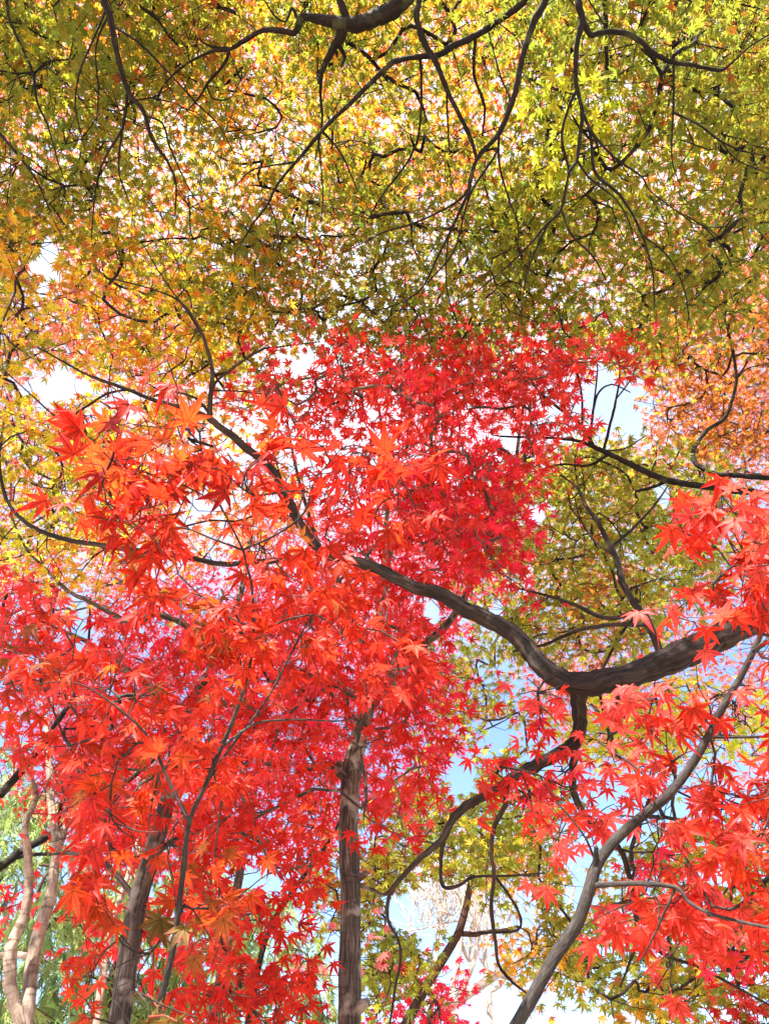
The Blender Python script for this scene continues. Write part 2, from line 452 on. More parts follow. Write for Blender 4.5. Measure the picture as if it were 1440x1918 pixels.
# ------------------------------------------------------------------ the tree grower
def grow(spec):
    name = spec['name']
    X, Y = spec['base']
    root = bpy.data.objects.new(name, None)
    sc.collection.objects.link(root)
    root.location = (X, Y, 0)
    root['_w'] = [X, Y, 0.]
    root['label'] = spec['label']; root['category'] = spec.get('cat', 'tree')
    if 'group' in spec: root['group'] = spec['group']
    bm = BARK[spec['bark']]
    N = 60000
    pos = np.zeros((N, 3)); rad = np.zeros(N); par = -np.ones(N, int); own = np.zeros(N, int)   # own: limb number
    cnt = np.zeros(N); n = 0
    def push(P, r, o, p0=-1):
        nonlocal n
        i0 = n
        for k in range(len(P)):
            pos[n] = P[k]; rad[n] = r[k]; own[n] = o; par[n] = p0 if k == 0 else n - 1; n += 1
        return range(i0, n)
    # trunk
    tk = spec['trunk']
    if isinstance(tk, list):                     # world points (x, y, z, r)
        P = np.array([t[:3] for t in tk], float); r = np.array([t[3] for t in tk])
    else:
        mode, v0, v1, s = tk
        T = trace(s)
        P, r = [], []
        for i, (px, py, wd) in enumerate(T):
            q = at(px, py, mode, v0 + (v1 - v0) * i / (len(T) - 1))
            P.append(q); r.append(wd / 2 / FPX * proj(q)[2])
        P = np.array(P); r = np.array(r)
        b0 = np.array([X, Y, 0.])
        tg = (P[0] - P[1]) / np.linalg.norm(P[0] - P[1]); D = np.linalg.norm(P[0] - b0)
        c = P[0] + tg * D * .45
        us = np.array([.07, .2, .36, .52, .68, .84, .95])[:, None]
        low = (1 - us) ** 2 * b0 + 2 * us * (1 - us) * c + us ** 2 * P[0]
        P = np.vstack([b0 - [0, 0, .06], low, P])
        r = np.concatenate([[r[0] * 1.9], r[0] * np.array([1.45, 1.25, 1.16, 1.1, 1.07, 1.03, 1.01]), r])
    P, r = catmull(P, r, 7)
    if spec.get('ridge'): P, r = catmull(P, r, 4)
    tb = Tubes(); tb.add(P, r, spec.get('seg', 20), spec.get('rough', .06), spec.get('ridge', 0))
    for kx, ky, kw, kl in spec.get('knots', []):          # cut branch stubs
        d = np.linalg.norm(np.array(proj(P)[:2]).T - [kx, ky], axis=1).argmin()
        q = P[d]; e = at(kx + kl[0], ky + kl[1], 'd', np.linalg.norm(q - [0, 0, CAMZ]) * .985)
        rr_ = kw / 2 / FPX * proj(q)[2]
        tb.add(*catmull([q, q * .5 + e * .5, e, e + (e - q) * .02], [rr_ * 1.6, rr_ * .95, rr_ * .6, rr_ * .25], 3), 10, .12)
    tb.build('trunk', bm, root)
    push(P, r, -1)
    limbs = []
    # traced limbs and the branches on them
    for L in spec.get('limbs', []):
        kind, mode, v0, v1, s = L
        T = trace(s)
        pts, rr = [], []
        if kind == 'sub':
            px, py, dd = proj(pos[:n])
            j = int(((px - T[0][0]) ** 2 + (py - T[0][1]) ** 2 + np.where(own[:n] < 0, 0, 0)).argmin())
            d0 = np.linalg.norm(pos[j] - [0, 0, CAMZ])
            tot = len(T) - 1
            for i, (x, y, wd) in enumerate(T):
                q = pos[j] if i == 0 else at(x, y, 'd', d0 + v0 * i / tot)
                pts.append(q); rr.append(wd / 2 / FPX * proj(q)[2])
            rr[0] = min(rr[0], rad[j])
            o = own[j]
            if o < 0: o = len(limbs); limbs.append(dict(t=Tubes(), subs=[]))
            P, r = catmull(pts, rr, 5)
            P[1:-1] += rng.normal(0, .10, (len(P) - 2, 3)) * r[1:-1, None]
            big = r[0] > .006
            t = Tubes(); t.add(P, r, 10 if big else 6, .08)
            if own[j] < 0: limbs[o]['t'].add(P, r, 10, .08)
            else: limbs[o]['subs'].append(t)
            push(P[1:], r[1:], o, j)
        else:
            for i, (x, y, wd) in enumerate(T):
                q = at(x, y, mode, v0 + (v1 - v0) * i / (len(T) - 1))
                pts.append(q); rr.append(wd / 2 / FPX * proj(q)[2])
            if kind == 'trunk':                                    # joined to the top of the trunk by a curve
                tn = [i for i in range(n) if own[i] == -1]
                q0 = pos[tn[-1]]
                p0 = np.array(pts[0]); dr = p0 - np.array(pts[1]); dr /= np.linalg.norm(dr)
                D = np.linalg.norm(p0 - q0)
                c = p0 + dr * D * .45
                mids = [(1 - t) ** 2 * q0 + 2 * t * (1 - t) * c + t * t * p0 for t in (0, .25, .5, .75)]
                pts = mids + pts; rr = [min(rad[tn[-1]] * .9, rr[0] * 1.5), rr[0] * 1.35, rr[0] * 1.2, rr[0] * 1.1] + rr
                j = tn[-1]
            else:
                j = int(np.linalg.norm(pos[:n] - pts[0], axis=1).argmin())
                if np.linalg.norm(pos[j] - pts[0]) < .6: pts = [pos[j]] + pts[1:]
                else: pts = [pos[j]] + pts; rr = [rr[0]] + rr
            o = len(limbs); limbs.append(dict(t=Tubes(), subs=[]))
            P, r = catmull(pts, rr, 7)
            P[1:-1] += rng.normal(0, .06, (len(P) - 2, 3)) * r[1:-1, None]
            if spec.get('ridge') and max(r) > .03:
                P2, r2 = catmull(P, r, 4)
                limbs[o]['t'].add(P2, r2, spec['seg'], spec.get('lrough', .09), spec['ridge'])
            else: limbs[o]['t'].add(P, r, 16 if max(r) > .03 else 10, spec.get('lrough', .09))
            push(P[1:], r[1:], o, j)
    nl = len(limbs)
    n_limb = n
    # leaf clusters
    A, info = [], []
    for rg in spec.get('crown', []):
        pg = poly(rg['poly']); m, a0, a1 = rg['at']
        s = rg['s']; na = rg.get('na', 14)
        mn, mxx = pg.min(0), pg.max(0)
        rg.setdefault('hang', float(np.clip((pg.mean(0)[1] - 550) / 1000, .06, .85)))
        ctr = at(*(pg.mean(0)), m, (a0 + a1) / 2)
        dm = proj(ctr)[2]
        lp = (.26 if rg.get('lod', 1) == 9 else .46) * (s * FPX / dm) ** 2 * (.8 if rg.get('lod', 1) == 0 else 1)                       # picture area of one leaf
        ncl = int(rg['cov'] * area(pg) / lp / na) + 1
        got, tries = 0, 0
        fr = rg.get('freq', 1.3)
        while got < ncl and tries < ncl * 12:
            tries += 1
            x, y = rng.uniform(mn, mxx)
            if not inside(pg, np.array([x]), np.array([y]))[0]: continue
            q = at(x, y, m, rng.uniform(a0, a1))
            # nearer clusters cover more picture: thin them to keep the cover even
            if rng.uniform() > min(1, (proj(q)[2] / dm) ** 2): continue
            if rg.get('gap', 1) and in_gap(x, y, 1.12): continue
            if mnoise.noise(Vector(q * rg.get('gf', 2.2)) + Vector((7, 3, 1))) < rg.get('thin', -.28): continue
            v = mnoise.noise(Vector(q * fr)) * .9 + rng.normal(0, .16)
            A.append(q); info.append((rg, .5 + .5 * v)); got += 1
    A = np.array(A) if A else np.zeros((0, 3))
    paths = []
    if len(A):
        best = np.full(len(A), 1e9); bj = np.zeros(len(A), int)
        def upd(i0, i1):
            nonlocal best, bj
            for c in range(i0, i1):
                d = np.linalg.norm(A - pos[c], axis=1)
                if own[c] == -1: d = d * 1.25 + .05
                k = d < best
                best[k] = d[k]; bj[k] = c
        step = spec.get('skip', 1)
        upd(0, n)
        done = np.zeros(len(A), bool)
        for _ in range(len(A)):
            dd = np.where(done, 1e9, best)
            i = int(dd.argmin()); done[i] = True
            j = bj[i]; q0 = pos[j]; q1 = A[i]
            D = np.linalg.norm(q1 - q0)
            k = int(np.clip(D / spec.get('step', .12), 2, 14))
            pj = par[j] if par[j] >= 0 else j
            tg = pos[j] - pos[pj]; ln = np.linalg.norm(tg)
            tg = tg / ln if ln > 1e-6 else (q1 - q0) / (D + 1e-9)
            kt = .5 if D < .35 else .25
            c = q0 + (tg * kt + (q1 - q0) / (D + 1e-9) * (1 - kt)) * D * .5 + np.array([0, 0, .06 * D])
            ts = np.linspace(0, 1, k + 1)[1:, None]
            Q = (1 - ts) ** 2 * q0 + 2 * ts * (1 - ts) * c + ts ** 2 * q1
            Q[:-1] += rng.normal(0, .035 * D / k ** .5, (k - 1 + 0, 3)) if k > 1 else 0
            i0 = n
            o = own[j]
            if o < 0:                                              # a shoot straight from the trunk is a limb
                o = nl
                if len(limbs) == nl: limbs.append(dict(t=Tubes(), subs=[]))
            if n + k >= N: break
            push(Q, np.zeros(k), o, j)
            paths.append((j, list(range(i0, n)), o, i))
            upd(i0, n)
        for j, ids, o, i in reversed(paths):
            base = 1.0
            for q in reversed(ids):
                cnt[q] += base if q == ids[-1] else 0
            acc = 0
            for q in reversed(ids):
                cnt[q] += acc; acc = cnt[q]
            if j >= n_limb: cnt[j] += acc
    tw = spec.get('tw', .0022)
    lim = [dict(tw=Tubes(), lv=Leaves(), pet=Tubes()) for _ in limbs]
    for j, ids, o, i in paths:
        r = np.minimum(tw * np.maximum(cnt[ids], 1) ** .37, spec.get('cap', tw * 3.2))
        rs = r[0] if j >= n_limb else min(max(rad[j] * .75, tw), r[0] * 1.1)
        rad[ids] = r
        lim[o]['tw'].add(np.vstack([pos[j], pos[ids]]), np.concatenate([[rs], np.minimum(r, rs * 1.05)]), 5 if r[0] > .004 else 4)
        rg, v = info[i]
        if rg.get('bare'):
            for _ in range(rg['bare']):
                q = pos[ids[-1]] if rng.uniform() < .5 else pos[ids[rng.integers(len(ids))]]
                e = q + rng.normal(0, rg['cr'] * .7, 3) + [0, 0, rg['cr'] * 1.5]
                lim[o]['tw'].add([q, (q + e) / 2 + rng.normal(0, rg['cr'] * .12, 3), e], [tw, tw * .8, tw * .5], 4)
            continue
        ctr = A[i]; cr = rg['cr']; lod = rg.get('lod', 1); s = rg['s']
        pal = rg['pal']; ws = np.cumsum([p[0] for p in pal]); ws = ws / ws[-1]
        nlv = max(2, int(rng.poisson(rg.get('na', 14))))
        back = pos[ids[-1]] - pos[ids[-2]] if len(ids) > 1 else pos[ids[-1]] - pos[j]
        back = back / (np.linalg.norm(back) + 1e-9)
        ends = []
        for _ in range(rg.get('tl', 3)):                           # fine twigs that carry the leaves
            d = back * .6 + rng.normal(0, .6, 3) * [1, 1, .5]; d /= np.linalg.norm(d)
            st = pos[ids[-1]] if rng.uniform() < .6 or len(ids) < 2 else pos[ids[-2]]
            e = st + d * cr * rng.uniform(.6, 1.3)
            gx, gy, _ = proj(e)
            if rg.get('gap', 1) and in_gap(gx, gy): continue
            mid = (st + e) / 2 + rng.normal(0, cr * .08, 3)
            lim[o]['tw'].add([st, mid, e], [tw, tw * .75, tw * .5], 4)
            ends += [mid, e]
        ends += [ctr]
        for _ in range(nlv):
            e = ends[rng.integers(len(ends))]
            off = rng.normal(0, 1, 3) * [cr * .5, cr * .5, cr * rg.get('flat', .22)]
            if lod == 2:
                off = rng.normal(0, 1, 3); off[2] = off[2] * .5 - .3; off = off / np.linalg.norm(off) * s * rng.uniform(.5, 1.0)
            p = e + off
            px, py, dd = proj(p)
            if rg.get('gap', 1) and in_gap(px, py): continue
            if dd < .45: continue
            if np.linalg.norm(p - [0, 0, CAMZ]) < (4.2 if px > 500 else 3.6) and py > 1180 and rng.uniform() < .9 and in_clear(px, py): continue
            ax = (p - ctr) + back * cr * .5 + rng.normal(0, cr * .5, 3); ax /= np.linalg.norm(ax) + 1e-9
            ax = ax + np.array([0, 0, -.55 + rng.normal(0, .2)])
            hangs = rng.uniform() < rg['hang']                      # a leaf either spreads flat or hangs from its stalk
            nm = (HANG if hangs else FLAT) + rng.normal(0, rg.get('tilt', .36 if lod == 2 else .30), 3)
            if hangs: ax = ax * .6 + np.array([0, 0, -.8])
            u = float(np.clip(v + rng.normal(0, .13), 0, .999))
            c = np.array(COL[pal[int(np.searchsorted(ws, u))][1]])
            c = np.clip(c * rng.uniform(.8, 1.15) * (1 + rng.normal(0, .06, 3)), .004, .9)
            sz = s * rng.uniform(.72, 1.15)
            lim[o]['lv'].add(lod, p, nm, ax, sz, c)
            if lod == 2:
                lim[o]['pet'].add([e, (e + p) / 2 + [0, 0, .004], p], [.0012, .001, .0008], 4)
    for k, L in enumerate(limbs):
        lo = L['t'].build('limb', bm, root)
        if lo is None:
            lo = lim[k]['tw'].build('limb', bm, root)
            if lo is None: continue
        else:
            lim[k]['tw'].build('twig_sprays', bm, lo)
        for t in L['subs']: t.build('branch', bm, lo)
        lim[k]['pet'].build('stalk_sprays', STALK, lo)
        lim[k]['lv'].build('foliage', lo)
    return root
STALK = bark_mat('red leaf stalk', (.25, .03, .02), (.35, .05, .03), (.4, .07, .04), 90, .3, .1)

# ------------------------------------------------------------------ ground
def ground():
    m = bpy.data.materials.new('leaf litter ground'); m.use_nodes = True
    t = m.node_tree; b = t.nodes['Principled BSDF']; b.inputs['Roughness'].default_value = .95
    g = t.nodes.new('ShaderNodeNewGeometry')
    n = t.nodes.new('ShaderNodeTexVoronoi'); n.inputs['Scale'].default_value = 16
    t.links.new(g.outputs['Position'], n.inputs['Vector'])
    r = t.nodes.new('ShaderNodeValToRGB')
    for p, c in ((0, (.10, .05, .025, 1)), (.35, (.28, .08, .03, 1)), (.6, (.36, .17, .05, 1)), (1, (.20, .15, .06, 1))):
        e = r.color_ramp.elements[0] if p == 0 else r.color_ramp.elements[1] if p == 1 else r.color_ramp.elements.new(p)
        e.color = c
    sp = t.nodes.new('ShaderNodeSeparateColor')
    t.links.new(n.outputs['Color'], sp.inputs[0]); t.links.new(sp.outputs[0], r.inputs[0])
    t.links.new(r.outputs[0], b.inputs['Base Color'])
    k = 60; xs = np.linspace(-1, 1, k); xs = np.sign(xs) * np.abs(xs) ** 2.5 * 600
    gx, gy = np.meshgrid(xs, xs)
    V = np.stack([gx.ravel(), gy.ravel(), 0 * gx.ravel()], -1)
    i = (np.arange(k - 1)[:, None] * k + np.arange(k - 1)[None]).ravel()
    F = np.stack([i, i + 1, i + k + 1, i + k], -1)
    o = mesh_obj('ground', V, None, m, None, F)
    o['kind'] = 'structure'
    o['label'] = 'ground under the maples covered in fallen leaves'
ground()

# ------------------------------------------------------------------ the trees of this grove
OV = 'maples whose boughs hang overhead from behind the viewer'
T = []
GREEN = [(.16, 'bronze'), (.22, 'green'), (.3, 'olive'), (.22, 'green'), (.14, 'ygreen'), (.08, 'gold')]
LEAFD = [(.1, 'rust'), (.14, 'bronze'), (.3, 'moss'), (.3, 'fern'), (.1, 'olive'), (.06, 'gold')]
MIXED = [(.12, 'rust'), (.2, 'amber'), (.16, 'olive'), (.18, 'green'), (.14, 'olive'), (.16, 'gold'), (.12, 'orange')]
WARM = [(.16, 'orred'), (.26, 'orange'), (.2, 'amber'), (.2, 'olive'), (.14, 'gold'), (.06, 'salmon')]
LEAFY = [(.1, 'rust'), (.14, 'bronze'), (.3, 'olive'), (.28, 'green'), (.1, 'ygreen'), (.08, 'gold')]
YEL = [(.14, 'salmon'), (.12, 'orange'), (.14, 'amber'), (.2, 'gold'), (.18, 'olive'), (.12, 'ygreen'), (.28, 'yellow')]
RUST = [(.2, 'salmon'), (.25, 'rust'), (.25, 'bronze'), (.2, 'olive'), (.1, 'orange')]
FAR = [(.25, 'pink'), (.3, 'salmon'), (.2, 'orred'), (.15, 'orange'), (.1, 'gold')]  # pale pinks put the overexposed look of sunlit far leaves into their colour
NEARRED = [(.1, 'umber'), (.12, 'orred'), (.35, 'scarlet'), (.37, 'red'), (.08, 'orred')]
MIDRED = [(.1, 'orred'), (.25, 'scarlet'), (.2, 'coral'), (.2, 'red'), (.25, 'crimson')]

# 1 sapling close to the viewer, left
T.append(dict(name='young_maple', label='young maple with large orange-red leaves and a thin dark forked stem at left',
    bark='sapling', base=(-.46, 1.12), seg=12, tw=.0012, step=.05,
    trunk=('d', 1.22, 1.08, '275,1960,14.9 285,1930,14.3 305,1860,13 322,1790,11.8 335,1700,11.2 345,1620,10.5 355,1540,9.3 385,1470,8.68 415,1400,8.06 440,1340,7.44 465,1260,6.82 475,1190,6.2 472,1100,4.96 462,1060,4.34 455,1030,4.34 430,980,3.1 410,945,2.48 360,895,1.86 290,888,1.24'),
    limbs=[('sub', '', .1, 0, '355,1540,7.7 320,1470,6.3 300,1425,5.6 265,1365,4.9 200,1310,3.5 145,1280,2.8 80,1280,2.1 20,1300,1.4'),
           ('sub', '', -.06, 0, '455,1030,6 520,1000,4 570,960,4 590,900,3 640,840,2'),
           ('sub', '', .05, 0, '455,1030,5 400,1010,4 350,990,3 300,985,2'),
           ('sub', '', .1, 0, '415,1400,5.6 480,1355,4.2 560,1348,3.5 640,1350,2.8 700,1330,1.4'),
           ('sub', '', -.05, 0, '475,1190,5 540,1160,4 600,1155,3 650,1200,2'),
           ('sub', '', .05, 0, '475,1180,4 420,1150,3 370,1110,2'),
           ('sub', '', -.05, 0, '410,945,3 330,905,3 230,910,2 150,930,2'),
           ('sub', '', .1, 0, '385,1470,5.6 440,1390,4.9 500,1310,4.2 550,1215,3.5 580,1160,2.8 640,1080,2.1')],
    crown=[dict(poly='90,900 140,850 230,800 330,790 420,775 500,800 600,800 720,830 760,900 730,990 600,1030 500,1010 420,1000 330,1000 240,980 190,1000 120,960', at=('d', .98, 1.12), cov=1.5, s=.041, na=6, cr=.075, lod=2, pal=[(.16, 'deep'), (.14, 'orred'), (.35, 'scarlet'), (.3, 'red'), (.1, 'orange')], gap=0, face=.35),
           dict(poly='290,1010 420,1000 560,1030 620,1090 700,1110 790,1190 820,1250 740,1320 690,1300 640,1290 560,1270 420,1240 330,1180 290,1100', at=('d', 1.1, 1.4), cov=1.35, s=.041, na=6, cr=.075, lod=2, pal=NEARRED, face=.45),
           dict(poly='-40,1170 120,1140 300,1150 420,1240 600,1280 600,1400 480,1460 420,1560 340,1520 240,1580 60,1460 -40,1450', at=('d', 1.15, 1.6), cov=.8, s=.038, na=7, cr=.08, lod=2, pal=NEARRED, face=.5),
           dict(poly='130,1560 330,1520 420,1580 470,1680 430,1760 330,1730 240,1800 160,1740', at=('d', 1.15, 1.5), cov=.5, s=.038, na=6, cr=.07, lod=2, pal=[(.35, 'umber'), (.25, 'orred'), (.4, 'scarlet')], face=.6, up=.6),
           dict(poly='60,1800 200,1740 330,1790 350,1880 200,1900 80,1880', at=('d', 1.1, 1.3), cov=.22, s=.043, na=4, cr=.07, lod=2, pal=[(.7, 'brown'), (.3, 'bronze')], face=.6, up=.6)]))

# 2 sapling close to the viewer, right
T.append(dict(name='young_maple', label='young maple at right, its bare grey stem leaning diagonally, with big scarlet leaves',
    bark='sapling', base=(-.15, 1.3), seg=14, tw=.0012, step=.05,
    trunk=('d', 1.42, 1.5, '930,1985,25.9 955,1940,25.2 990,1880,24.5 1040,1790,23 1080,1730,22.3 1105,1660,21.6 1118,1620,20.9 1150,1575,19.4 1200,1530,18 1250,1490,16.6 1290,1440,15.1 1325,1380,14.4 1350,1330,13.7 1385,1270,12.2 1410,1220,10.8 1432,1170,9.36 1460,1110,7.92 1500,1030,5.76'),
    knots=[(1118, 1625, 11, (-2, -38))],
    limbs=[('sub', '', -.12, 0, '1112,1660,10.5 1150,1656,9.8 1200,1655,9.1 1265,1662,8.4 1290,1690,7 1340,1715,6.3 1440,1738,5.6 1520,1755,4.2'),
           ('sub', '', .12, 0, '1325,1380,7 1355,1381,5.6 1440,1380,4.9 1520,1384,3.5'),
           ('sub', '', -.1, 0, '1410,1220,9.1 1440,1200,8.4 1500,1170,6.3'),
           ('sub', '', -.06, 0, '1460,1110,7 1430,1085,5 1390,1055,4 1360,1000,3 1350,930,2'),
           ('sub', '', .06, 0, '1250,1490,5 1180,1430,4 1120,1390,3'),
           ('sub', '', -.04, 0, '1118,1620,5 1090,1560,4 1040,1500,3'),
           ('sub', '', .05, 0, '1265,1662,5 1230,1740,4 1200,1800,2')],
    crown=[dict(poly='1270,940 1330,890 1400,820 1520,780 1560,1250 1440,1220 1330,1230 1240,1160 1230,1080 1300,1030', at=('d', 1.1, 1.4), cov=1.0, s=.041, na=6, cr=.075, lod=2, pal=[(.06, 'umber'), (.1, 'orred'), (.3, 'scarlet'), (.4, 'coral'), (.14, 'red')], face=.45),
           dict(poly='1140,1330 1180,1280 1300,1260 1400,1270 1560,1250 1560,1800 1440,1680 1360,1640 1200,1580 1130,1560 1060,1540 1110,1440', at=('d', 1.35, 1.85), cov=1.05, s=.043, na=7, cr=.08, lod=2, pal=[(.06, 'umber'), (.1, 'orred'), (.3, 'scarlet'), (.4, 'coral'), (.14, 'red')], face=.5),
           dict(poly='1100,1690 1240,1660 1330,1640 1450,1700 1400,1800 1270,1860 1210,1850 1160,1760 1100,1750', at=('d', 1.45, 1.85), cov=1.2, s=.043, na=7, cr=.08, lod=2, pal=[(.06, 'umber'), (.1, 'orred'), (.3, 'scarlet'), (.4, 'coral'), (.14, 'red')], face=.5, gap=0),
           dict(poly='960,1510 1060,1470 1140,1500 1200,1590 1130,1620 1060,1580 990,1570', at=('d', 1.5, 1.8), cov=.7, s=.043, na=7, cr=.08, lod=2, pal=[(.06, 'umber'), (.1, 'orred'), (.3, 'scarlet'), (.4, 'coral'), (.14, 'red')], face=.5, gap=0)]))

# 3 the big old maple reaching in from the right
T.append(dict(name='old_maple', label='old maple with a thick ridged brown bough sweeping in from the right',
    bark='brown', base=(2.9, 1.4), seg=44, ridge=.10, rough=.05, lrough=.10, tw=.0024, step=.16,
    trunk=[(2.9, 1.4, -.06, .30), (2.85, 1.42, .2, .22), (2.75, 1.5, 1.0, .17), (2.55, 1.6, 1.9, .15), (2.2, 1.68, 2.5, .13)],
    limbs=[('trunk', 'y', 1.75, 1.8, '1600,1110,65.4 1500,1135,61.3 1440,1152,58 1380,1176,54 1300,1215,50.6 1220,1250,45.8 1150,1272,41.7 1090,1282,39.2 1045,1270,35.1 1005,1240,33.5 975,1200,31.8 930,1168,29.4 870,1140,27 820,1110,25.4 770,1098,22.9 720,1072,21.3 670,1053,18.8 620,1043,16.3 560,1046,13.1 480,1052,10.6 420,1056,9.79 340,1042,9.79 280,1034,9.79 200,1023,8.99 120,1009,8.17 60,986,7.35 20,948,6.54 3,900,5.72 0,860,4.9 6,800,3.27 14,740,2.45'),
           ('sub', '', .35, 0, '612,1044,19 580,1010,18 550,960,17 525,905,16 500,870,15 450,830,14 400,790,13 385,780,12 345,765,9 290,750,8 240,730,7 190,712,6 160,700,5 115,675,4 70,650,3'),
           ('sub', '', .2, 0, '392,784,11 395,740,9 398,700,8 395,675,7 380,630,6 360,590,5 330,560,4 280,540,3 200,520,2'),
           ('sub', '', .15, 0, '398,735,6 410,710,5 450,680,4 490,655,4 520,650,3 600,640,2'),
           ('sub', '', .1, 0, '380,630,5 345,575,4 305,520,3 270,460,2'),
           ('sub', '', .1, 0, '240,731,5 200,738,5 165,760,5 130,780,4 105,780,4 60,740,3 10,695,2'),
           ('sub', '', .1, 0, '398,730,4 450,733,3 490,738,2'),
           ('sub', '', .1, 0, '395,775,6 365,745,5 330,735,4 300,730,3 270,715,2'),
           ('sub', '', .3, 0, '1080,1284,34 1083,1320,30 1086,1360,28 1075,1392,26 1040,1415,23 990,1440,21 950,1465,19 920,1485,18 880,1505,17 850,1530,16 830,1570,13 790,1605,10 755,1640,9 730,1675,8 726,1720,7 745,1760,6 750,1800,6 740,1850,5 730,1918,4 715,1980,3'),
           ('sub', '', .15, 0, '832,1570,9 825,1620,7 830,1660,7 860,1658,6 890,1642,5 960,1640,4 1020,1635,3'),
           ('sub', '', .2, 0, '948,1468,11 945,1510,10 925,1550,9 920,1600,8 925,1640,8 920,1700,8 928,1770,7 935,1810,6 960,1840,5 985,1860,4'),
           ('sub', '', .1, 0, '926,1640,6 955,1680,5 975,1720,5 968,1742,5 930,1747,4 880,1748,3'),
           ('sub', '', .5, 0, '1078,1392,16 1073,1440,15 1072,1475,14 1090,1520,13 1120,1555,12 1160,1590,11 1180,1650,10 1190,1710,9 1192,1760,7 1180,1800,5 1160,1850,3'),
           ('sub', '', .3, 0, '1190,1750,6 1250,1790,6 1310,1812,5 1380,1850,5 1440,1882,4 1500,1910,3'),
           ('sub', '', .6, 0, '1240,1245,15 1215,1170,14 1190,1135,13 1165,1090,12 1155,1050,11 1140,1020,10 1120,980,9 1095,945,7 1082,915,5 1050,890,3'),
           ('sub', '', .2, 0, '1145,1025,7 1190,985,5 1230,940,4 1250,910,3'),
           ('sub', '', .2, 0, '1150,1045,5 1110,1010,4 1085,970,3 1075,930,2'),
           ('sub', '', .4, 0, '1190,1150,9 1150,1158,8 1115,1152,8 1070,1130,7 1010,1112,5 960,1100,3'),
           ('sub', '', .4, 0, '1200,1180,8 1150,1170,8 1085,1180,7 1020,1207,6 960,1220,4'),
           ('sub', '', .3, 0, '1150,1276,12 1160,1300,11 1155,1320,10 1170,1345,6')],
    crown=[dict(poly='-60,440 90,440 210,400 330,480 470,520 540,600 480,660 500,740 470,800 300,800 240,770 120,790 -60,720', at=('d', 3.2, 4.1), cov=1.1, s=.038, na=19, cr=.16, pal=YEL),
           dict(poly='-60,760 120,780 260,800 300,900 290,1040 300,1130 180,1150 60,1100 -60,1130', at=('d', 3.0, 4.2), cov=1.25, s=.038, na=19, cr=.16, pal=YEL, thin=-.2),
           dict(poly='240,790 480,780 570,900 560,1050 300,1050 230,960', at=('d', 3.3, 4.4), cov=1.1, s=.044, na=16, cr=.16, pal=[(.3, 'orange'), (.3, 'salmon'), (.3, 'amber'), (.2, 'yellow')], gap=0),
           dict(poly='790,1190 940,1200 1000,1400 930,1520 800,1500', at=('d', 4.3, 5.4), cov=.7, s=.040, na=18, cr=.17, pal=LEAFY, gap=1),
           dict(poly='880,1010 960,900 1040,850 1200,840 1330,880 1360,1000 1300,1120 1200,1210 1060,1240 940,1220 880,1130', at=('d', 3.6, 5.2), cov=2.1, s=.038, na=19, cr=.17, pal=LEAFY, thin=-.35),
           dict(poly='1060,1290 1160,1290 1330,1260 1500,1290 1500,1440 1300,1400 1160,1440 1060,1440', at=('d', 3.4, 4.4), cov=1.0, s=.038, na=19, cr=.17, pal=[(.2, 'gold'), (.4, 'ygreen'), (.3, 'yellow'), (.1, 'amber')]),
           dict(poly='1100,1480 1250,1420 1500,1440 1500,1840 1250,1840 1150,1700', at=('d', 2.3, 3.0), cov=.4, s=.040, na=8, cr=.11, lod=1, pal=MIDRED),
           dict(poly='820,1290 960,1250 1060,1300 1090,1380 1080,1470 1000,1500 940,1480 900,1380', at=('d', 2.0, 2.4), cov=.55, s=.043, na=7, cr=.10, lod=1, pal=MIDRED, face=.6),
           dict(poly='680,1560 840,1430 960,1440 1060,1500 1000,1600 1060,1640 1000,1700 860,1650 760,1700 720,1900 690,1900', at=('d', 4.0, 5.2), cov=1.5, s=.041, na=18, cr=.18, pal=LEAFY, face=.6),
           dict(poly='960,1640 1100,1620 1300,1560 1520,1540 1520,1960 1300,1960 1180,1880 1060,1860 960,1760', at=('d', 4.2, 6.0), cov=1.5, s=.048, na=15, cr=.18, pal=MIXED, face=.6),
           dict(poly='555,1700 640,1600 760,1560 830,1700 800,1830 700,1870 600,1850', at=('d', 4.2, 5.4), cov=1.3, s=.041, na=18, cr=.18, pal=LEAFY, face=.6)]))

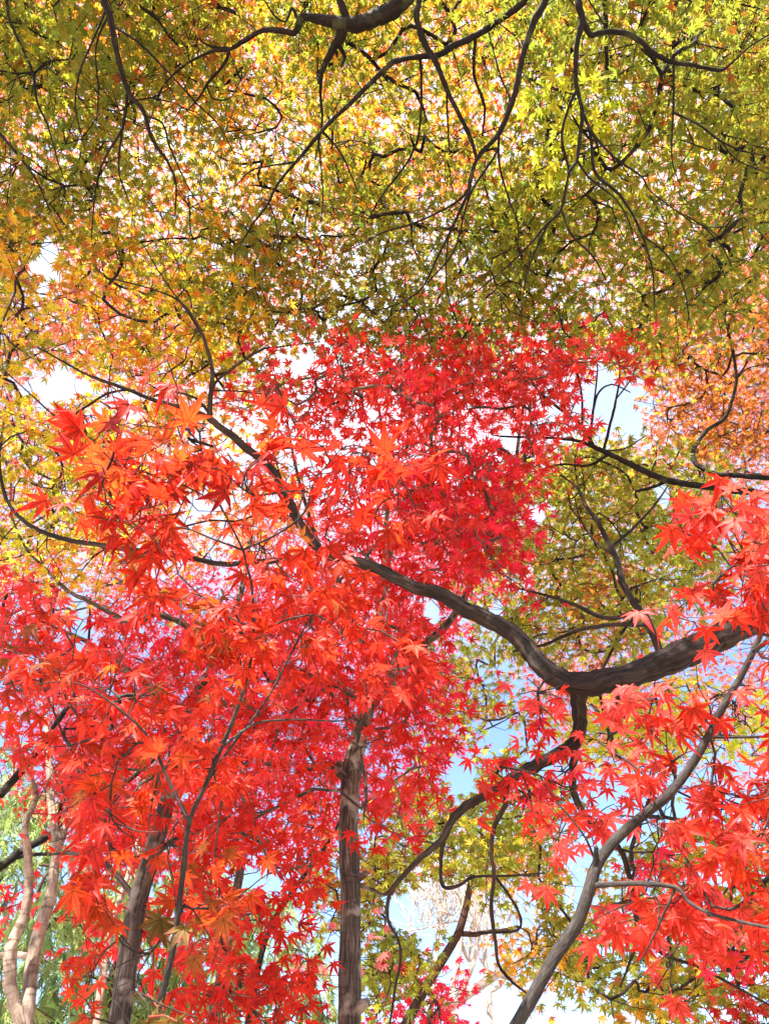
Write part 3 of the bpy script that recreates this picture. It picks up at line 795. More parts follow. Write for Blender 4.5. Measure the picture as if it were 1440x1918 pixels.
# 4-6 boughs overhead
T.append(dict(name='maple_tree', label='overhead maple at upper left with a long drooping dark bough above olive leaves', group=OV,
    bark='dark', base=(-1.9, -1.6), tw=.0026, step=.16,
    trunk=[(-1.9, -1.6, -.06, .26), (-1.88, -1.58, .2, .19), (-1.8, -1.5, 1.6, .15), (-1.72, -1.3, 3.0, .13), (-1.6, -1.0, 4.2, .09)],
    limbs=[('trunk', 'z', 4.6, 4.4, '188,-110,14.4 192,-40,13.6 195,0,12.8 206,30,11.9 220,100,10.2 240,170,9.35 270,210,7.65 285,260,6.8 315,305,5.1 330,345,4.25 328,400,2.55'),
           ('sub', '', .1, 0, '240,172,5.95 230,240,5.1 200,290,4.25 182,340,3.4 175,400,2.55 172,450,1.7'), ('sub', '', .1, 0, '229,240,4.25 223,320,3.4 245,385,1.7'),
           ('sub', '', .1, 0, '285,215,4.25 305,232,3.4 320,280,3.4 350,345,2.55 380,395,1.7'), ('sub', '', .1, 0, '216,45,5.1 260,80,4.25 320,140,3.4 370,195,3.4 410,235,2.55 440,290,1.7'),
           ('trunk', 'z', 4.85, 4.6, '5,-90,6.8 12,-20,5.95 20,40,5.1 60,130,5.1 70,190,4.25 90,235,3.4 110,305,2.55 130,360,1.7'),
           ('trunk', 'z', 4.6, 4.35, '-60,190,6.8 -10,240,5.95 30,285,5.1 70,340,3.4 100,410,2.55 120,450,1.7'),
           ('sub', '', .1, 0, '40,90,3.4 70,110,2.55 130,160,2.55 190,200,1.7'), ('sub', '', .1, 0, '200,15,4.25 175,75,3.4 150,135,3.4 142,200,2.55 160,280,1.7'),
           ('sub', '', .15, 0, '205,25,4.25 180,90,3.4 185,170,3.4 180,240,1.7'), ('sub', '', .1, 0, '20,280,3.4 60,300,2.55 95,330,2.55 150,380,1.7')],
    crown=[dict(poly='-160,-160 330,-160 400,60 330,240 230,380 110,440 60,500 -160,560', at=('z', 4.75, 5.6), cov=1.6, s=.034, na=26, cr=.17, pal=LEAFY, thin=-.5),
           dict(poly='-160,180 150,240 200,400 110,440 60,500 -160,560', at=('z', 4.5, 5.0), cov=.6, s=.034, na=24, cr=.16, pal=LEAFD),
           dict(poly='-160,-160 330,-160 330,60 200,230 -160,260', at=('z', 5.4, 6.3), cov=1.2, s=.034, na=26, cr=.18, pal=WARM, thin=-.4),
           dict(poly='-400,-160 500,-160 500,-900 -400,-900', at=('z', 4.9, 6.0), cov=.35, s=.05, na=20, cr=.2, lod=0, pal=LEAFY)]))  # unseen part of the crown behind the camera, added to shade leaves below
T.append(dict(name='maple_tree', label='overhead maple with the thickest dark bough at top centre and crooked limbs', group=OV,
    bark='dark', base=(.25, -2.0), tw=.0026, step=.16, seg=32, ridge=.07, rough=.09, lrough=.13,
    trunk=[(.25, -2.0, -.06, .30), (.25, -1.98, .2, .22), (.3, -1.8, 1.6, .17), (.36, -1.4, 3.0, .15), (.42, -.8, 4.2, .12)],
    limbs=[('trunk', 'z', 4.85, 4.9, '790,-80,31.8 770,-20,30.6 740,15,29.4 700,36,28.1 665,46,26.9 630,42,20.8 600,36,15.9 580,32,13.4 563,34,12.2 558,52,11 548,62,9.78 520,57,9.18 490,58,8.58 455,78,7.96 430,92,6.73 395,97,5.51 350,120,4.28 310,155,3.06 295,185,2.45 280,230,1.5'),
           ('sub', '', .1, 0, '645,46,22.1 634,75,18.7 620,98,12.8 605,130,8.5 600,170,5.95 603,230,4.25 590,300,2.55'), ('sub', '', .05, 0, '430,92,6.8 420,120,5.95 390,155,5.1 375,180,3.4 350,210,1.7'),
           ('sub', '', .05, 0, '655,42,17 640,10,14.4 630,-30,11.9'), ('sub', '', .05, 0, '628,80,8.5 645,105,7.65 640,125,4.25'), ('sub', '', .05, 0, '560,40,6.8 547,16,5.95 535,40,4.25 515,30,3.4 495,0,2.55'),
           ('sub', '', .1, 0, '388,160,4.25 400,185,3.4 430,185,2.55 440,170,1.7'), ('sub', '', .1, 0, '430,92,5.1 390,85,4.25 370,65,3.4 360,20,1.7'),
           ('trunk', 'z', 4.7, 4.5, '1020,-40,12.8 985,0,12.8 950,28,11.9 912,54,11.9 880,72,11 845,88,11 825,102,10.2 780,107,10.2 740,115,9.35 718,132,9.35 690,160,8.5 660,190,8.5 625,222,7.65 595,255,6.8 560,297,5.95 520,345,5.1 500,385,4.25 470,425,3.4 445,470,1.7'),
           ('sub', '', .1, 0, '608,245,5.1 630,275,3.4 650,310,3.4 670,360,1.7'), ('sub', '', .1, 0, '548,298,4.25 510,310,3.4 470,320,2.55 440,350,1.7'), ('sub', '', .1, 0, '505,378,3.4 515,410,2.55 523,460,2.55 530,500,1.7'),
           ('sub', '', .1, 0, '592,255,3.4 600,300,2.55 605,370,2.55 600,420,1.7'),
           ('trunk', 'z', 4.6, 4.4, '792,-60,12.8 785,0,11.9 780,35,11.9 795,80,11 815,115,10.2 840,175,9.35 865,225,7.65 885,270,6.8 892,298,5.1'),
           ('sub', '', .1, 0, '788,105,5.95 789,150,5.1 785,245,4.25 765,300,4.25 720,360,3.4 690,410,1.7'), ('sub', '', .1, 0, '836,170,4.25 838,230,3.4 842,290,2.55'),
           ('sub', '', .1, 0, '892,72,6.8 888,140,5.95 907,200,5.1 903,255,3.4'),
           ('trunk', 'z', 4.45, 4.1, '1035,-70,14.4 1020,0,13.6 1000,40,12.8 980,100,11.9 965,170,11 950,215,10.2 930,255,9.35 895,295,8.5 880,340,7.65 875,365,5.95 840,440,5.1 820,480,4.25 785,545,3.4 720,578,2.55 660,580,1.7'),
           ('sub', '', .1, 0, '885,330,5.95 872,362,5.1 835,390,4.25 770,420,4.25 720,435,3.4 640,475,1.7'), ('sub', '', .1, 0, '935,250,5.1 935,310,4.25 955,380,3.4 970,420,2.55 968,480,1.7'),
           ('sub', '', .1, 0, '955,190,4.25 940,150,3.4 925,100,2.55 915,60,2.55'), ('sub', '', .1, 0, '840,440,3.4 835,500,2.55 840,560,2.55 860,610,1.7'), ('sub', '', .1, 0, '905,280,5.1 930,285,4.25 880,365,4.25 850,470,3.4 800,530,2.55')],
    crown=[dict(poly='300,-160 1010,-160 1010,80 960,200 880,300 760,380 600,420 420,380 330,250', at=('z', 5.0, 5.9), cov=.95, s=.034, na=26, cr=.17, pal=MIXED, thin=-.25, freq=1.0),
           dict(poly='380,320 600,380 760,330 900,300 1010,420 1010,560 880,640 830,670 760,640 640,650 560,600 420,560', at=('z', 4.6, 5.5), cov=1.6, s=.034, na=26, cr=.16, pal=LEAFD, thin=-.5),
           dict(poly='230,380 420,360 520,450 640,560 560,640 430,620 300,520 180,520', at=('z', 4.7, 5.5), cov=1.05, s=.034, na=26, cr=.16, pal=MIXED, thin=-.4),
           dict(poly='350,-100 900,-100 900,300 700,420 350,400', at=('z', 6.0, 7.0), cov=.7, s=.034, na=26, cr=.2, pal=WARM, thin=-.25),
           dict(poly='500,-160 1200,-160 1200,-900 500,-900', at=('z', 5.0, 6.2), cov=.35, s=.05, na=20, cr=.2, lod=0, pal=LEAFY)]))  # out-of-view leaves behind the camera, put in for dappled shade
T.append(dict(name='maple_tree', label='overhead maple at upper right with a straight hanging bough among bright green leaves', group=OV,
    bark='dark', base=(1.7, -1.5), tw=.0026, step=.16,
    trunk=[(1.7, -1.5, -.06, .26), (1.7, -1.5, .2, .2), (1.65, -1.4, 1.6, .16), (1.5, -1.1, 3.0, .13), (1.35, -.7, 3.8, .10)],
    limbs=[('trunk', 'z', 4.3, 3.9, '1080,-90,13.6 1082,-20,12.8 1083,10,12.8 1090,38,11.9 1079,90,9.35 1078,150,8.5 1085,185,7.65 1090,215,7.65 1085,260,6.8 1080,300,6.8 1065,325,5.95 1050,390,5.1 1020,425,4.25 970,480,3.4 900,540,2.55 840,580,1.7'),
           ('sub', '', .05, 0, '1090,38,11 1105,65,10.2 1120,62,10.2 1160,60,9.35 1195,75,9.35 1225,100,8.5 1260,117,7.65 1300,122,6.8 1345,132,5.95 1370,118,4.25 1400,90,3.4 1440,65,2.55 1500,40,1.7'),
           ('sub', '', .1, 0, '1258,117,5.1 1261,160,4.25 1260,210,4.25 1258,300,2.55 1275,350,1.7'), ('sub', '', .1, 0, '1261,205,4.25 1310,235,3.4 1350,265,3.4 1400,285,2.55 1460,295,1.7'), ('sub', '', .1, 0, '1350,265,2.55 1380,300,2.55 1440,325,1.7'),
           ('sub', '', .1, 0, '1090,212,5.95 1110,250,5.1 1150,295,4.25 1200,330,3.4 1220,360,2.55 1300,420,1.7'), ('sub', '', .1, 0, '1100,235,5.95 1107,265,5.95 1115,325,5.95 1160,365,5.1 1195,425,4.25 1220,500,3.4 1225,580,2.55'),
           ('sub', '', .05, 0, '1080,165,5.95 1065,200,5.1 1052,255,5.1 1065,318,4.25'), ('sub', '', .05, 0, '1052,390,4.25 1070,440,3.4 1110,480,3.4 1135,525,2.55'), ('sub', '', .05, 0, '1025,420,4.25 990,500,3.4 980,550,2.55 975,610,1.7'),
           ('sub', '', .1, 0, '1085,300,4.25 1105,335,4.25 1150,370,3.4 1175,410,2.55 1190,460,1.7'), ('sub', '', .1, 0, '1205,440,3.4 1250,480,2.55 1280,540,2.55 1290,600,1.7'), ('sub', '', .1, 0, '1260,390,3.4 1310,420,2.55 1350,460,2.55 1370,500,1.7'),
           ('trunk', 'z', 4.9, 4.8, '1135,-60,7.65 1134,40,7.65 1137,150,6.8 1142,198,5.1')],
    crown=[dict(poly='960,60 1180,-160 1600,-160 1600,260 1500,420 1380,600 1200,640 1000,640 900,560 960,300', at=('z', 4.5, 5.6), cov=1.6, s=.034, na=26, cr=.16, pal=[(.14, 'bronze'), (.28, 'green'), (.24, 'olive'), (.22, 'green'), (.12, 'ygreen')], thin=-.5),
           dict(poly='900,520 1000,420 1180,380 1400,400 1500,420 1380,600 1200,650 1000,650', at=('z', 4.35, 4.9), cov=.7, s=.034, na=24, cr=.16, pal=LEAFD, thin=-.2),
           dict(poly='990,160 1110,170 1140,330 1060,420 990,400', at=('z', 4.45, 4.75), cov=.8, s=.046, na=14, cr=.12, pal=[(.6, 'ygreen'), (.4, 'yellow')]),
           dict(poly='1340,40 1560,40 1560,640 1400,620 1370,360', at=('z', 5.2, 6.0), cov=.7, s=.034, na=24, cr=.17, pal=RUST, thin=-.2),
           dict(poly='1000,-160 1600,-160 1600,500 1300,300 1000,140', at=('z', 5.6, 6.6), cov=.9, s=.034, na=26, cr=.18, pal=MIXED, thin=-.3)]))

# 7 right-hand maple with rusty crown and a partly bare bough
T.append(dict(name='maple_tree', label='rusty orange maple at right with a bough ending in bare twigs against blue sky',
    bark='dark', base=(3.7, 2.2), tw=.0026, step=.17,
    trunk=[(3.7, 2.2, -.06, .26), (3.68, 2.2, .2, .19), (3.5, 2.2, 1.8, .15), (3.2, 2.1, 3.0, .12), (2.8, 2.05, 3.8, .09)],
    limbs=[('trunk', 'd', 3.3, 3.5, '1560,960,15 1500,935,14 1430,925,13 1345,915,13 1250,900,12 1180,870,11 1130,845,10 1110,835,9 1090,800,8 1060,775,6 1015,740,5 985,705,3 960,690,2'),
           ('sub', '', .1, 0, '1128,845,6 1146,780,5 1155,740,4 1160,700,3 1155,660,2'), ('sub', '', .1, 0, '1105,825,6 1108,790,5 1118,740,4 1145,720,3 1180,735,2'), ('sub', '', .1, 0, '1108,785,4 1118,700,3 1117,680,2'),
           ('sub', '', .1, 0, '1090,800,5 1089,740,4 1078,690,4 1065,660,2'), ('sub', '', .1, 0, '1155,745,3 1178,715,3 1190,690,2'), ('sub', '', .1, 0, '1120,840,7 1080,825,6 1020,820,5 950,818,4 920,815,2'),
           ('sub', '', .1, 0, '1255,905,8 1220,913,6 1190,920,6'), ('sub', '', .1, 0, '1140,855,6 1100,872,5 1050,870,4 990,885,2'), ('sub', '', .1, 0, '1130,843,4 1170,840,3 1210,815,2'),
           ('trunk', 'd', 3.8, 4.3, '1480,900,11 1400,892,10 1345,888,9 1310,875,9 1298,856,9 1302,835,8 1325,805,8 1355,785,7 1370,750,6 1378,710,6 1372,660,5 1360,610,4 1345,560,3'),
           ('sub', '', .1, 0, '1378,710,4 1400,690,3 1440,680,2'), ('sub', '', .1, 0, '1298,850,4 1310,890,4 1295,900,2')],
    crown=[dict(poly='1180,600 1290,560 1420,560 1560,540 1560,840 1440,840 1330,860 1240,850 1200,800 1215,700', at=('d', 4.5, 5.6), cov=1.45, s=.034, na=26, cr=.18, pal=RUST, thin=-.4),
           dict(poly='900,600 1100,600 1240,580 1230,680 1180,670 1060,680 960,670 860,680 800,650', at=('d', 4.5, 5.2), cov=.9, s=.038, na=19, cr=.16, pal=MIXED),
           dict(poly='1010,860 1120,840 1230,860 1330,850 1330,920 1200,900 1100,900 1020,920', at=('d', 5.0, 5.8), cov=1.0, s=.038, na=19, cr=.17, pal=[(.4, 'gold'), (.3, 'ygreen'), (.3, 'yellow')])]))

# 8 centre trunk with the crimson crown
T.append(dict(name='maple_tree', label='upright maple with a straight grey-brown trunk and the crimson crown in the middle',
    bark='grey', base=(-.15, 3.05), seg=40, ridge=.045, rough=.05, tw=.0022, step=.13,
    trunk=('y', 3.05, 3.0, '655,1990,45.8 655,1880,44 655,1800,41.4 656,1700,37.8 655,1620,37 653,1540,35.2 660,1440,33.4 672,1380,32.6 685,1330,30.8 695,1260,26.4 705,1200,22.9 712,1120,17.6 720,1050,13.2 722,980,8.8'),
    knots=[(664, 1655, 15, (22, -20)), (664, 1895, 24, (24, -18)), (655, 1465, 14, (-44, -34))],
    limbs=[('sub', '', .2, 0, '690,1330,20 735,1270,18 795,1208,17 835,1172,15 870,1120,13 885,1060,12 893,1000,10 940,940,9 963,880,8 975,790,6 985,730,4 990,690,2'),
           ('sub', '', .1, 0, '660,1440,16 630,1432,14 600,1436,13 570,1442,11 555,1452,9'),
           ('sub', '', -.2, 0, '700,1220,16 660,1170,14 640,1100,11 600,1030,9 560,900,6 540,800,4 530,700,2'),
           ('sub', '', -.3, 0, '712,1120,12 740,1010,10 800,920,8 840,840,6 850,760,4 860,700,2'),
           ('sub', '', .0, 0, '722,990,8 730,900,7 715,800,5 700,720,3'),
           ('sub', '', .1, 0, '682,1652,8 700,1668,7 722,1675,6 745,1650,5 770,1625,3')],
    crown=[dict(poly='480,680 560,650 620,650 700,690 800,670 900,680 1010,690 1100,640 1190,640 1190,700 1100,720 1090,780 1030,830 1020,920 950,960 930,1010 900,1060 780,1000 720,900 600,830 480,800', at=('d', 2.7, 3.5), cov=1.6, s=.041, na=13, cr=.13, pal=[(.1, 'orred'), (.25, 'scarlet'), (.25, 'coral'), (.4, 'crimson')], thin=-.3, lod=1, gap=1),
           dict(poly='470,660 560,610 640,640 760,610 900,650 1020,640 1120,620 1190,650 1120,740 900,740 480,760', at=('d', 3.3, 4.0), cov=.9, s=.040, na=13, cr=.13, pal=[(.3, 'scarlet'), (.4, 'coral'), (.3, 'crimson')], gap=1, thin=-.15),
           dict(poly='740,800 860,760 930,860 940,940 1000,1060 1000,1130 920,1080 840,1100 780,1060 800,940', at=('d', 2.5, 3.0), cov=.9, s=.044, na=9, cr=.11, pal=MIDRED, thin=-.35),
           dict(poly='560,830 760,840 880,980 860,1120 800,1180 850,1300 850,1430 800,1530 700,1560 560,1520 400,1440 320,1300 400,1160 540,1140 600,1020', at=('d', 2.6, 3.6), cov=1.4, s=.046, na=12, cr=.13, pal=MIDRED, face=.55, thin=-.3),
           dict(poly='350,1480 560,1480 640,1560 600,1660 480,1640 380,1660', at=('d', 2.6, 3.3), cov=1.1, s=.046, na=12, cr=.13, pal=[(.2, 'orred'), (.4, 'scarlet'), (.4, 'red')], face=.6)]))

# 9 left leaning trunk
T.append(dict(name='maple_tree', label='maple with a grey-brown trunk leaning right behind the left sapling, red leaves around',
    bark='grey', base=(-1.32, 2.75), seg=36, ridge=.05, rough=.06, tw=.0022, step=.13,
    trunk=('y', 2.75, 2.7, '212,1985,44.2 225,1905,41.6 240,1800,38.2 258,1690,36.5 285,1600,33.1 320,1480,28.1 345,1400,23.8 368,1305,21.2 395,1255,18.7 422,1215,17 440,1150,12.8 460,1070,8.5 470,980,5.1'),
    limbs=[('sub', '', .3, 0, '350,1385,16 300,1300,13 230,1250,11 160,1200,8 90,1170,5'), ('sub', '', .3, 0, '400,1250,12 360,1180,12 290,1150,12 262,1166,11 230,1160,10 175,1130,8 130,1108,7 80,1060,6 45,1020,5 20,960,3'),
           ('sub', '', .3, 0, '258,1690,12 200,1620,10 150,1600,7 90,1600,4'), ('sub', '', .2, 0, '285,1600,12 360,1560,9 450,1560,6 520,1600,4')],
    crown=[dict(poly='-60,1130 120,1130 330,1180 420,1300 350,1420 420,1520 380,1640 300,1640 160,1560 60,1500 110,1380 -60,1330', at=('d', 2.6, 3.6), cov=1.1, s=.046, na=12, cr=.13, pal=MIDRED, face=.6, thin=-.3),
           dict(poly='60,1560 330,1520 420,1620 420,1760 330,1800 160,1760 60,1700', at=('d', 2.9, 3.8), cov=.7, s=.046, na=12, cr=.13, pal=MIDRED, face=.65, thin=-.25),
           dict(poly='130,1780 330,1700 430,1780 440,1960 130,1960', at=('d', 2.7, 3.4), cov=.5, s=.046, na=11, cr=.13, pal=[(.25, 'bronze'), (.3, 'orred'), (.45, 'red')], face=.65),
           dict(poly='380,1700 500,1680 560,1760 640,1820 640,1960 360,1960', at=('d', 2.6, 3.3), cov=1.15, s=.046, na=12, cr=.13, pal=[(.2, 'deep'), (.3, 'scarlet'), (.5, 'red')], face=.65, gap=0)]))

# 10 pale twin-stemmed tree
T.append(dict(name='pale_tree', label='pale smooth-barked tree with two sunlit curving stems low on the left',
    bark='pale', base=(-2.0, 3.3), seg=18, rough=.04, tw=.003, step=.2,
    trunk=('y', 3.3, 3.3, '38,1990,28.2 45,1945,27.3 52,1890,26.4 62,1800,24.6 76,1740,22.9 95,1680,21.1 103,1620,17.6 106,1600,15.8 104,1560,14.1 96,1500,13.2 93,1440,12.3 91,1390,10.6 85,1345,7.92 70,1310,4.4'),
    limbs=[('sub', '', .05, 0, '45,1960,20.4 36,1905,22.1 20,1840,22.1 22,1775,21.2 46,1715,18.7 55,1660,16.1 52,1600,14.4 48,1545,12.8 60,1515,11 68,1490,9.35 58,1455,7.65 40,1425,5.95 20,1400,3.4'),
           ('sub', '', .1, 0, '104,1612,16 115,1570,14 125,1545,13 148,1516,11 180,1480,8 230,1440,5'), ('sub', '', .2, 0, '55,1790,12 20,1788,11 -40,1795,10')],
    crown=[dict(poly='-60,1200 140,1200 160,1360 60,1420 -60,1420', at=('d', 3.6, 4.4), cov=.7, s=.046, na=12, cr=.15, pal=MIDRED, face=.6)]))
T.append(dict(name='maple_tree', label='maple off the left edge reaching two slanting dark boughs behind the pale stems',
    bark='dark', base=(-3.3, 3.6), tw=.003, step=.2,
    trunk=[(-3.3, 3.6, -.06, .2), (-3.28, 3.6, .2, .14), (-3.2, 3.6, 1.2, .12), (-3.1, 3.6, 2.1, .1)],
    limbs=[('trunk', 'd', 4.1, 4.3, '-100,1690,17 -40,1652,16 0,1625,15 40,1595,14 110,1555,13 160,1518,12 230,1470,10 290,1420,7 330,1370,4'),
           ('trunk', 'd', 4.0, 4.2, '-100,1570,17 -30,1515,16 0,1488,16 40,1445,15 80,1395,13 120,1335,10 150,1280,7 165,1220,5 170,1120,3'),
           ('sub', '', .1, 0, '95,1560,8 125,1480,8 150,1410,7 175,1350,5 200,1290,3'), ('sub', '', .0, 0, '20,1610,8 60,1600,7 110,1600,6 140,1590,4')],
    crown=[dict(poly='-60,1060 60,1090 160,1110 160,1200 -60,1220', at=('d', 4.2, 5.0), cov=.8, s=.046, na=12, cr=.15, pal=MIDRED, face=.5),
           dict(poly='-60,1640 40,1660 70,1760 -60,1760', at=('d', 3.9, 4.4), cov=.5, s=.046, na=10, cr=.13, pal=MIDRED, face=.7)]))
T.append(dict(name='slim_maple', label='slim pale-stemmed tree standing between the twin pale stems and the leaning trunk',
    bark='pale', base=(-2.05, 4.5), seg=12, rough=.04, tw=.003, step=.2,
    trunk=('y', 4.5, 4.4, '172,1985,17 180,1930,16 190,1850,14 202,1780,13 220,1700,11 240,1640,9 256,1585,7 268,1520,4'),
    crown=[dict(poly='130,1440 360,1400 400,1560 300,1640 160,1600', at=('d', 4.6, 5.3), cov=.9, s=.048, na=12, cr=.16, pal=MIDRED, face=.6)]))
T.append(dict(name='maple_tree', label='thin dark-stemmed maple leaning right behind the red leaves, left of the straight trunk',
    bark='dark', base=(-1.15, 3.7), seg=12, rough=.05, tw=.002, step=.15,
    trunk=('y', 3.7, 3.6, '440,1985,14 462,1930,13 478,1840,12 505,1740,10 555,1660,9 600,1600,8 625,1560,6 650,1510,3'),
    limbs=[('sub', '', .1, 0, '512,1722,7 495,1695,6 450,1680,5 400,1690,3')],
    crown=[dict(poly='560,1500 640,1500 640,1680 580,1660', at=('d', 3.6, 4.2), cov=.8, s=.046, na=10, cr=.13, pal=[(.5, 'orred'), (.5, 'scarlet')], face=.7),
           dict(poly='540,1780 640,1720 700,1800 640,1850 560,1850', at=('d', 3.8, 4.6), cov=.6, s=.046, na=10, cr=.14, pal=[(.3, 'deep'), (.4, 'pink'), (.3, 'crimson')], face=.7)]))

# 11 russet leaning trunk, bare pale trees and a small crimson maple beyond
T.append(dict(name='maple_tree', label='maple with a russet trunk leaning right in front of the bare cream trees',
    bark='russet', base=(-.1, 5.2), seg=14, rough=.05, tw=.0035, step=.2,
    trunk=('y', 5.2, 5.0, '725,1985,21 745,1950,20.2 770,1900,18.8 800,1845,17.2 830,1795,16.5 858,1748,15 872,1700,12.8 880,1660,11.2 890,1620,9.75 910,1580,8.25 926,1530,6 940,1470,3.75'),
    limbs=[('sub', '', .1, 0, '858,1748,9 885,1750,9 910,1746,7 945,1742,6 970,1735,4')],
    crown=[dict(poly='820,1570 940,1540 1010,1600 980,1640 870,1650 820,1640', at=('d', 5.4, 6.2), cov=1.1, s=.048, na=14, cr=.2, pal=WARM, face=.6, gap=0),
           dict(poly='930,1740 1060,1690 1100,1760 1010,1830 930,1820', at=('d', 5.6, 6.6), cov=.8, s=.05, na=14, cr=.2, pal=WARM, face=.6, gap=0)]))
BARE = 'bare cream trees beyond the maples'
T.append(dict(name='bare_tree', label='bare cream tree whose heavy sunlit bough slants up to the right and hooks over', group=BARE,
    bark='white', base=(.1, 8.2), seg=14, rough=.07, tw=.005, step=.5, cap=.02,
    trunk=('y', 8.2, 8.2, '740,1990,22 790,1925,20 850,1880,18 900,1845,17 930,1825,15 985,1790,12 1030,1765,9 1060,1720,7 1075,1660,5'),
    limbs=[('sub', '', .3, 0, '850,1880,12 872,1840,11 890,1790,9 898,1720,7 905,1640,4'), ('sub', '', .3, 0, '930,1830,9 980,1838,8 1030,1815,6 1070,1770,4')],
    crown=[dict(poly='860,1740 1080,1690 1100,1860 900,1860', at=('y', 8.0, 8.8), cov=.05, s=.05, na=3, bare=3, cr=.28, pal=[(1, 'pink')], gap=0)]))
T.append(dict(name='bare_tree', label='bare cream tree rising upright with a thin straight trunk and fine pale twigs', group=BARE,
    bark='white', base=(.55, 9.2), seg=12, rough=.05, tw=.005, step=.5, cap=.02,
    trunk=('y', 9.2, 9.2, '838,1990,15 845,1900,14 852,1830,13 860,1770,11 868,1710,9 866,1660,7 850,1610,4'),
    limbs=[('sub', '', .4, 0, '862,1760,8 880,1800,7 882,1740,6 900,1690,4 910,1630,3'), ('sub', '', .3, 0, '866,1690,6 840,1650,5 820,1600,3')],
    crown=[dict(poly='760,1580 930,1560 940,1760 860,1790 780,1740', at=('y', 8.8, 9.8), cov=.12, s=.05, na=3, bare=5, cr=.3, pal=[(1, 'pink')], gap=0)]))
T.append(dict(name='bare_tree', label='bare cream tree standing rightmost of its group, its trunk forking into two steep limbs', group=BARE,
    bark='white', base=(1.45, 9.6), seg=12, rough=.05, tw=.005, step=.5, cap=.02,
    trunk=('y', 9.6, 9.6, '916,1990,13 918,1920,13 914,1850,11 908,1790,9 912,1720,7 922,1660,5 930,1590,3'),
    limbs=[('sub', '', .4, 0, '914,1860,9 940,1840,8 960,1790,6 955,1720,5 965,1640,3'), ('sub', '', .4, 0, '912,1700,5 890,1660,4 880,1600,3')],
    crown=[dict(poly='860,1560 1060,1580 1060,1740 960,1800 890,1780', at=('y', 9.3, 10.2), cov=.12, s=.05, na=3, bare=5, cr=.3, pal=[(1, 'pink')], gap=0)]))
T.append(dict(name='bare_tree', label='bare cream tree left of its group, half hidden behind the russet trunk', group=BARE,
    bark='white', base=(-.2, 9.9), seg=12, rough=.05, tw=.005, step=.5, cap=.02,
    trunk=('y', 9.9, 9.9, '800,1990,12 806,1900,11 815,1800,9 822,1720,7 820,1650,5 815,1600,3'),
    crown=[dict(poly='760,1600 880,1600 880,1740 800,1790 760,1740', at=('y', 9.6, 10.4), cov=.12, s=.05, na=3, bare=5, cr=.3, pal=[(1, 'pink')], gap=0)]))
T.append(dict(name='small_maple', label='low crimson maple in full sun at the foot of the bare cream trees',
    bark='russet', base=(-.2, 6.6), seg=12, tw=.004, step=.25,
    trunk=[(-.2, 6.6, -.06, .12), (-.2, 6.6, .3, .09), (.0, 6.6, 1.6, .06), (.1, 6.6, 2.4, .04)],
    crown=[dict(poly='690,1840 760,1810 840,1830 880,1870 920,2040 660,2040', at=('d', 6.3, 7.4), cov=1.4, s=.055, na=14, cr=.22, pal=[(.4, 'crimson'), (.4, 'crimson'), (.2, 'pink')], face=.8, up=.4, gap=0)]))
T.append(dict(name='small_maple', label='low red maple showing in the bottom right corner below the drooping olive twigs',
    bark='dark', base=(3.2, 3.4), seg=12, tw=.0024, step=.2,
    trunk=[(3.2, 3.4, -.06, .12), (3.15, 3.4, .3, .09), (2.9, 3.6, 1.4, .06), (2.5, 3.9, 2.2, .04)],
    crown=[dict(poly='1330,1890 1400,1860 1500,1860 1520,2020 1280,2020', at=('d', 4.3, 5.0), cov=1.2, s=.048, na=12, cr=.15, pal=MIDRED, face=.7, up=.4, gap=0)]))

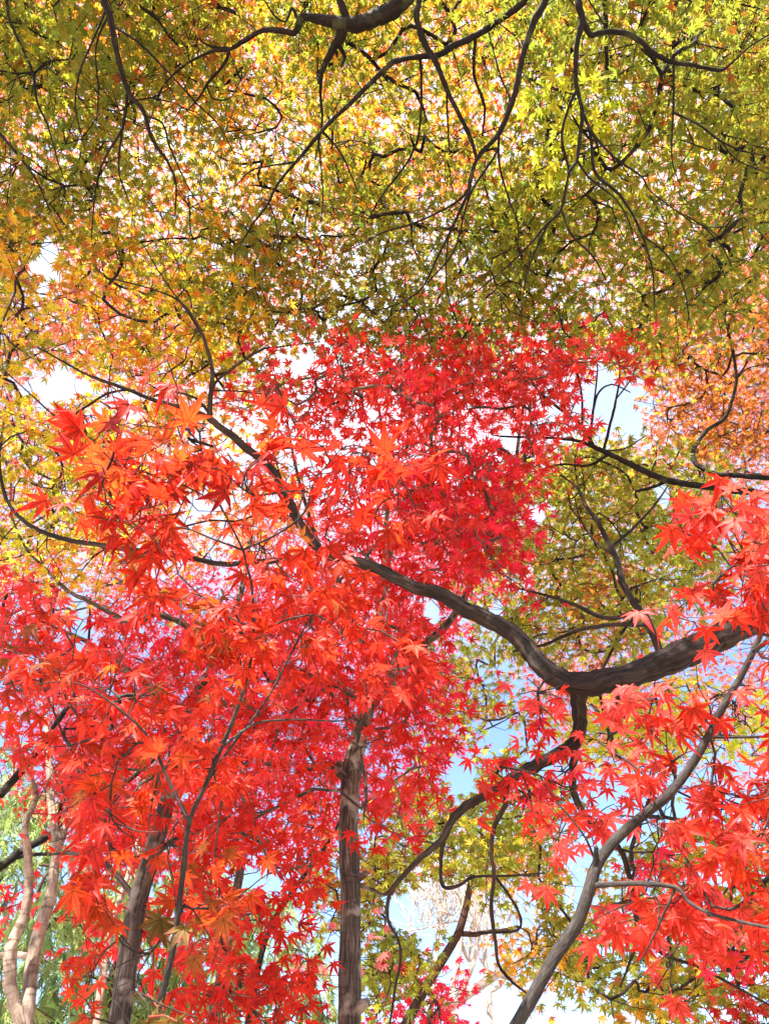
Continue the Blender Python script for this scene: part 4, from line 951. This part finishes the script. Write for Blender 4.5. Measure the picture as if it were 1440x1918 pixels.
# 12 far maples in full sun above and behind: their pink and orange crowns show through the gaps
FARG = 'tall maples in sun beyond the canopy'
for nm, lb, bs, tr, crown in (
    ('left', 'tall sunlit maple far left, its coral and gold crown showing through the yellow leaves', (-6.2, 4.0),
        [(-6.2, 4.0, -.06, .34), (-6.2, 4, .3, .26), (-6.0, 4.1, 3, .2), (-5.6, 4.3, 6, .15), (-5.0, 4.6, 8, .1)],
        [dict(poly='-120,380 80,400 420,560 480,760 300,800 260,1000 300,1140 -120,1180', at=('d', 7.0, 9.0), cov=1.1, s=.055, na=24, cr=.28, lod=0, pal=FAR)]),
    ('top', 'tall sunlit maple above the viewer, a pale coral crown behind the top olive canopy', (-2.6, -2.2),
        [(-2.6, -2.2, -.06, .36), (-2.6, -2.2, .3, .28), (-2.4, -1.9, 3.5, .22), (-1.9, -1.2, 6.5, .17), (-1.4, -.5, 8.6, .1)],
        [dict(poly='-120,-140 620,-140 700,420 480,640 200,600 -120,440', at=('z', 8.8, 10.2), cov=.65, s=.055, na=24, cr=.28, lod=0, pal=FAR, gf=.9, thin=-.35)]),
    ('mid', 'tall sunlit maple over the centre, salmon and orange crown high behind the dark boughs', (3.0, -2.4),
        [(3.0, -2.4, -.06, .36), (3.0, -2.4, .3, .28), (2.7, -2.0, 3.5, .22), (2.2, -1.3, 6.5, .17), (1.6, -.5, 8.6, .1)],
        [dict(poly='600,-140 1560,-140 1560,420 1240,640 900,640 660,500', at=('z', 8.8, 10.2), cov=.6, s=.055, na=24, cr=.28, lod=0, pal=FAR, gf=.9, thin=-.35)]),
    ('right', 'tall sunlit maple far right, its coral crown showing past the rusty leaves', (7.2, 4.6),
        [(7.2, 4.6, -.06, .34), (7.2, 4.6, .3, .26), (7.0, 4.7, 3, .2), (6.5, 4.9, 6, .15), (5.8, 5.2, 8, .1)],
        [dict(poly='1180,640 1230,560 1560,440 1560,1000 1330,860 1210,830 1160,860', at=('d', 7.2, 9.2), cov=1.1, s=.055, na=24, cr=.28, lod=0, pal=FAR),
         dict(poly='900,1020 1000,860 1250,870 1560,1000 1560,1420 1100,1440 960,1260', at=('d', 7.2, 9.2), cov=.8, s=.055, na=24, cr=.28, lod=0, pal=FAR)])):
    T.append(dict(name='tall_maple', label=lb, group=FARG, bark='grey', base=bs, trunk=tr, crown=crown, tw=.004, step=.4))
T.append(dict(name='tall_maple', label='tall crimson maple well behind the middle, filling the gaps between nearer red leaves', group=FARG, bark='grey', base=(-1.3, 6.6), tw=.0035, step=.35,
    trunk=('y', 6.6, 6.4, '388,1990,20 400,1900,20 430,1750,18 455,1600,16 480,1450,13 500,1300,9'),
    crown=[dict(poly='180,1130 400,1060 640,940 760,700 1000,690 1000,1000 860,1200 840,1480 700,1540 560,1600 300,1620 60,1480 60,1300', at=('y', 5.0, 6.6), cov=1.5, s=.055, na=24, cr=.26, lod=0, pal=[(.2, 'pink'), (.4, 'crimson'), (.4, 'red')], thin=-.2)]))

# 13 conifers behind on the left
CON = 'light green conifers behind the red maples'
for lb, bs, H, pg, dens in (
    ('feathery light green conifer at the far left behind the pale stems', (-5.3, 8.2), 6.4, '-120,1400 60,1390 150,1480 160,1640 120,1960 -120,1960', 1.7),
    ('feathery green conifer between the pale stems and the straight trunk', (-3.0, 8.8), 5.6, '160,1620 330,1560 420,1640 430,1960 130,1960', 1.5),
    ('conifer with a sunlit yellow-green tip left of the straight trunk', (-1.75, 9.4), 4.5, '430,1700 480,1650 540,1700 600,1780 620,1960 400,1960', 1.6)):
    T.append(dict(name='conifer_tree', label=lb, group=CON, bark='russet', base=bs, tw=.005, step=.4,
        trunk=[(bs[0], bs[1], -.06, .2), (bs[0], bs[1], .3, .15), (bs[0], bs[1], H * .5, .1), (bs[0] + .05, bs[1], H, .03)],
        crown=[dict(poly=pg, at=('y', bs[1] - .9, bs[1] + .9), cov=dens*2, s=.20, na=16, cr=.28, lod=9, pal=[(.3, 'conid'), (.7, 'conif')], gap=0, thin=-.6, face=.3, tilt=.6)]))

for spec in T:
    grow(spec)
for o in bpy.data.objects:
    if '_w' in o: del o['_w']
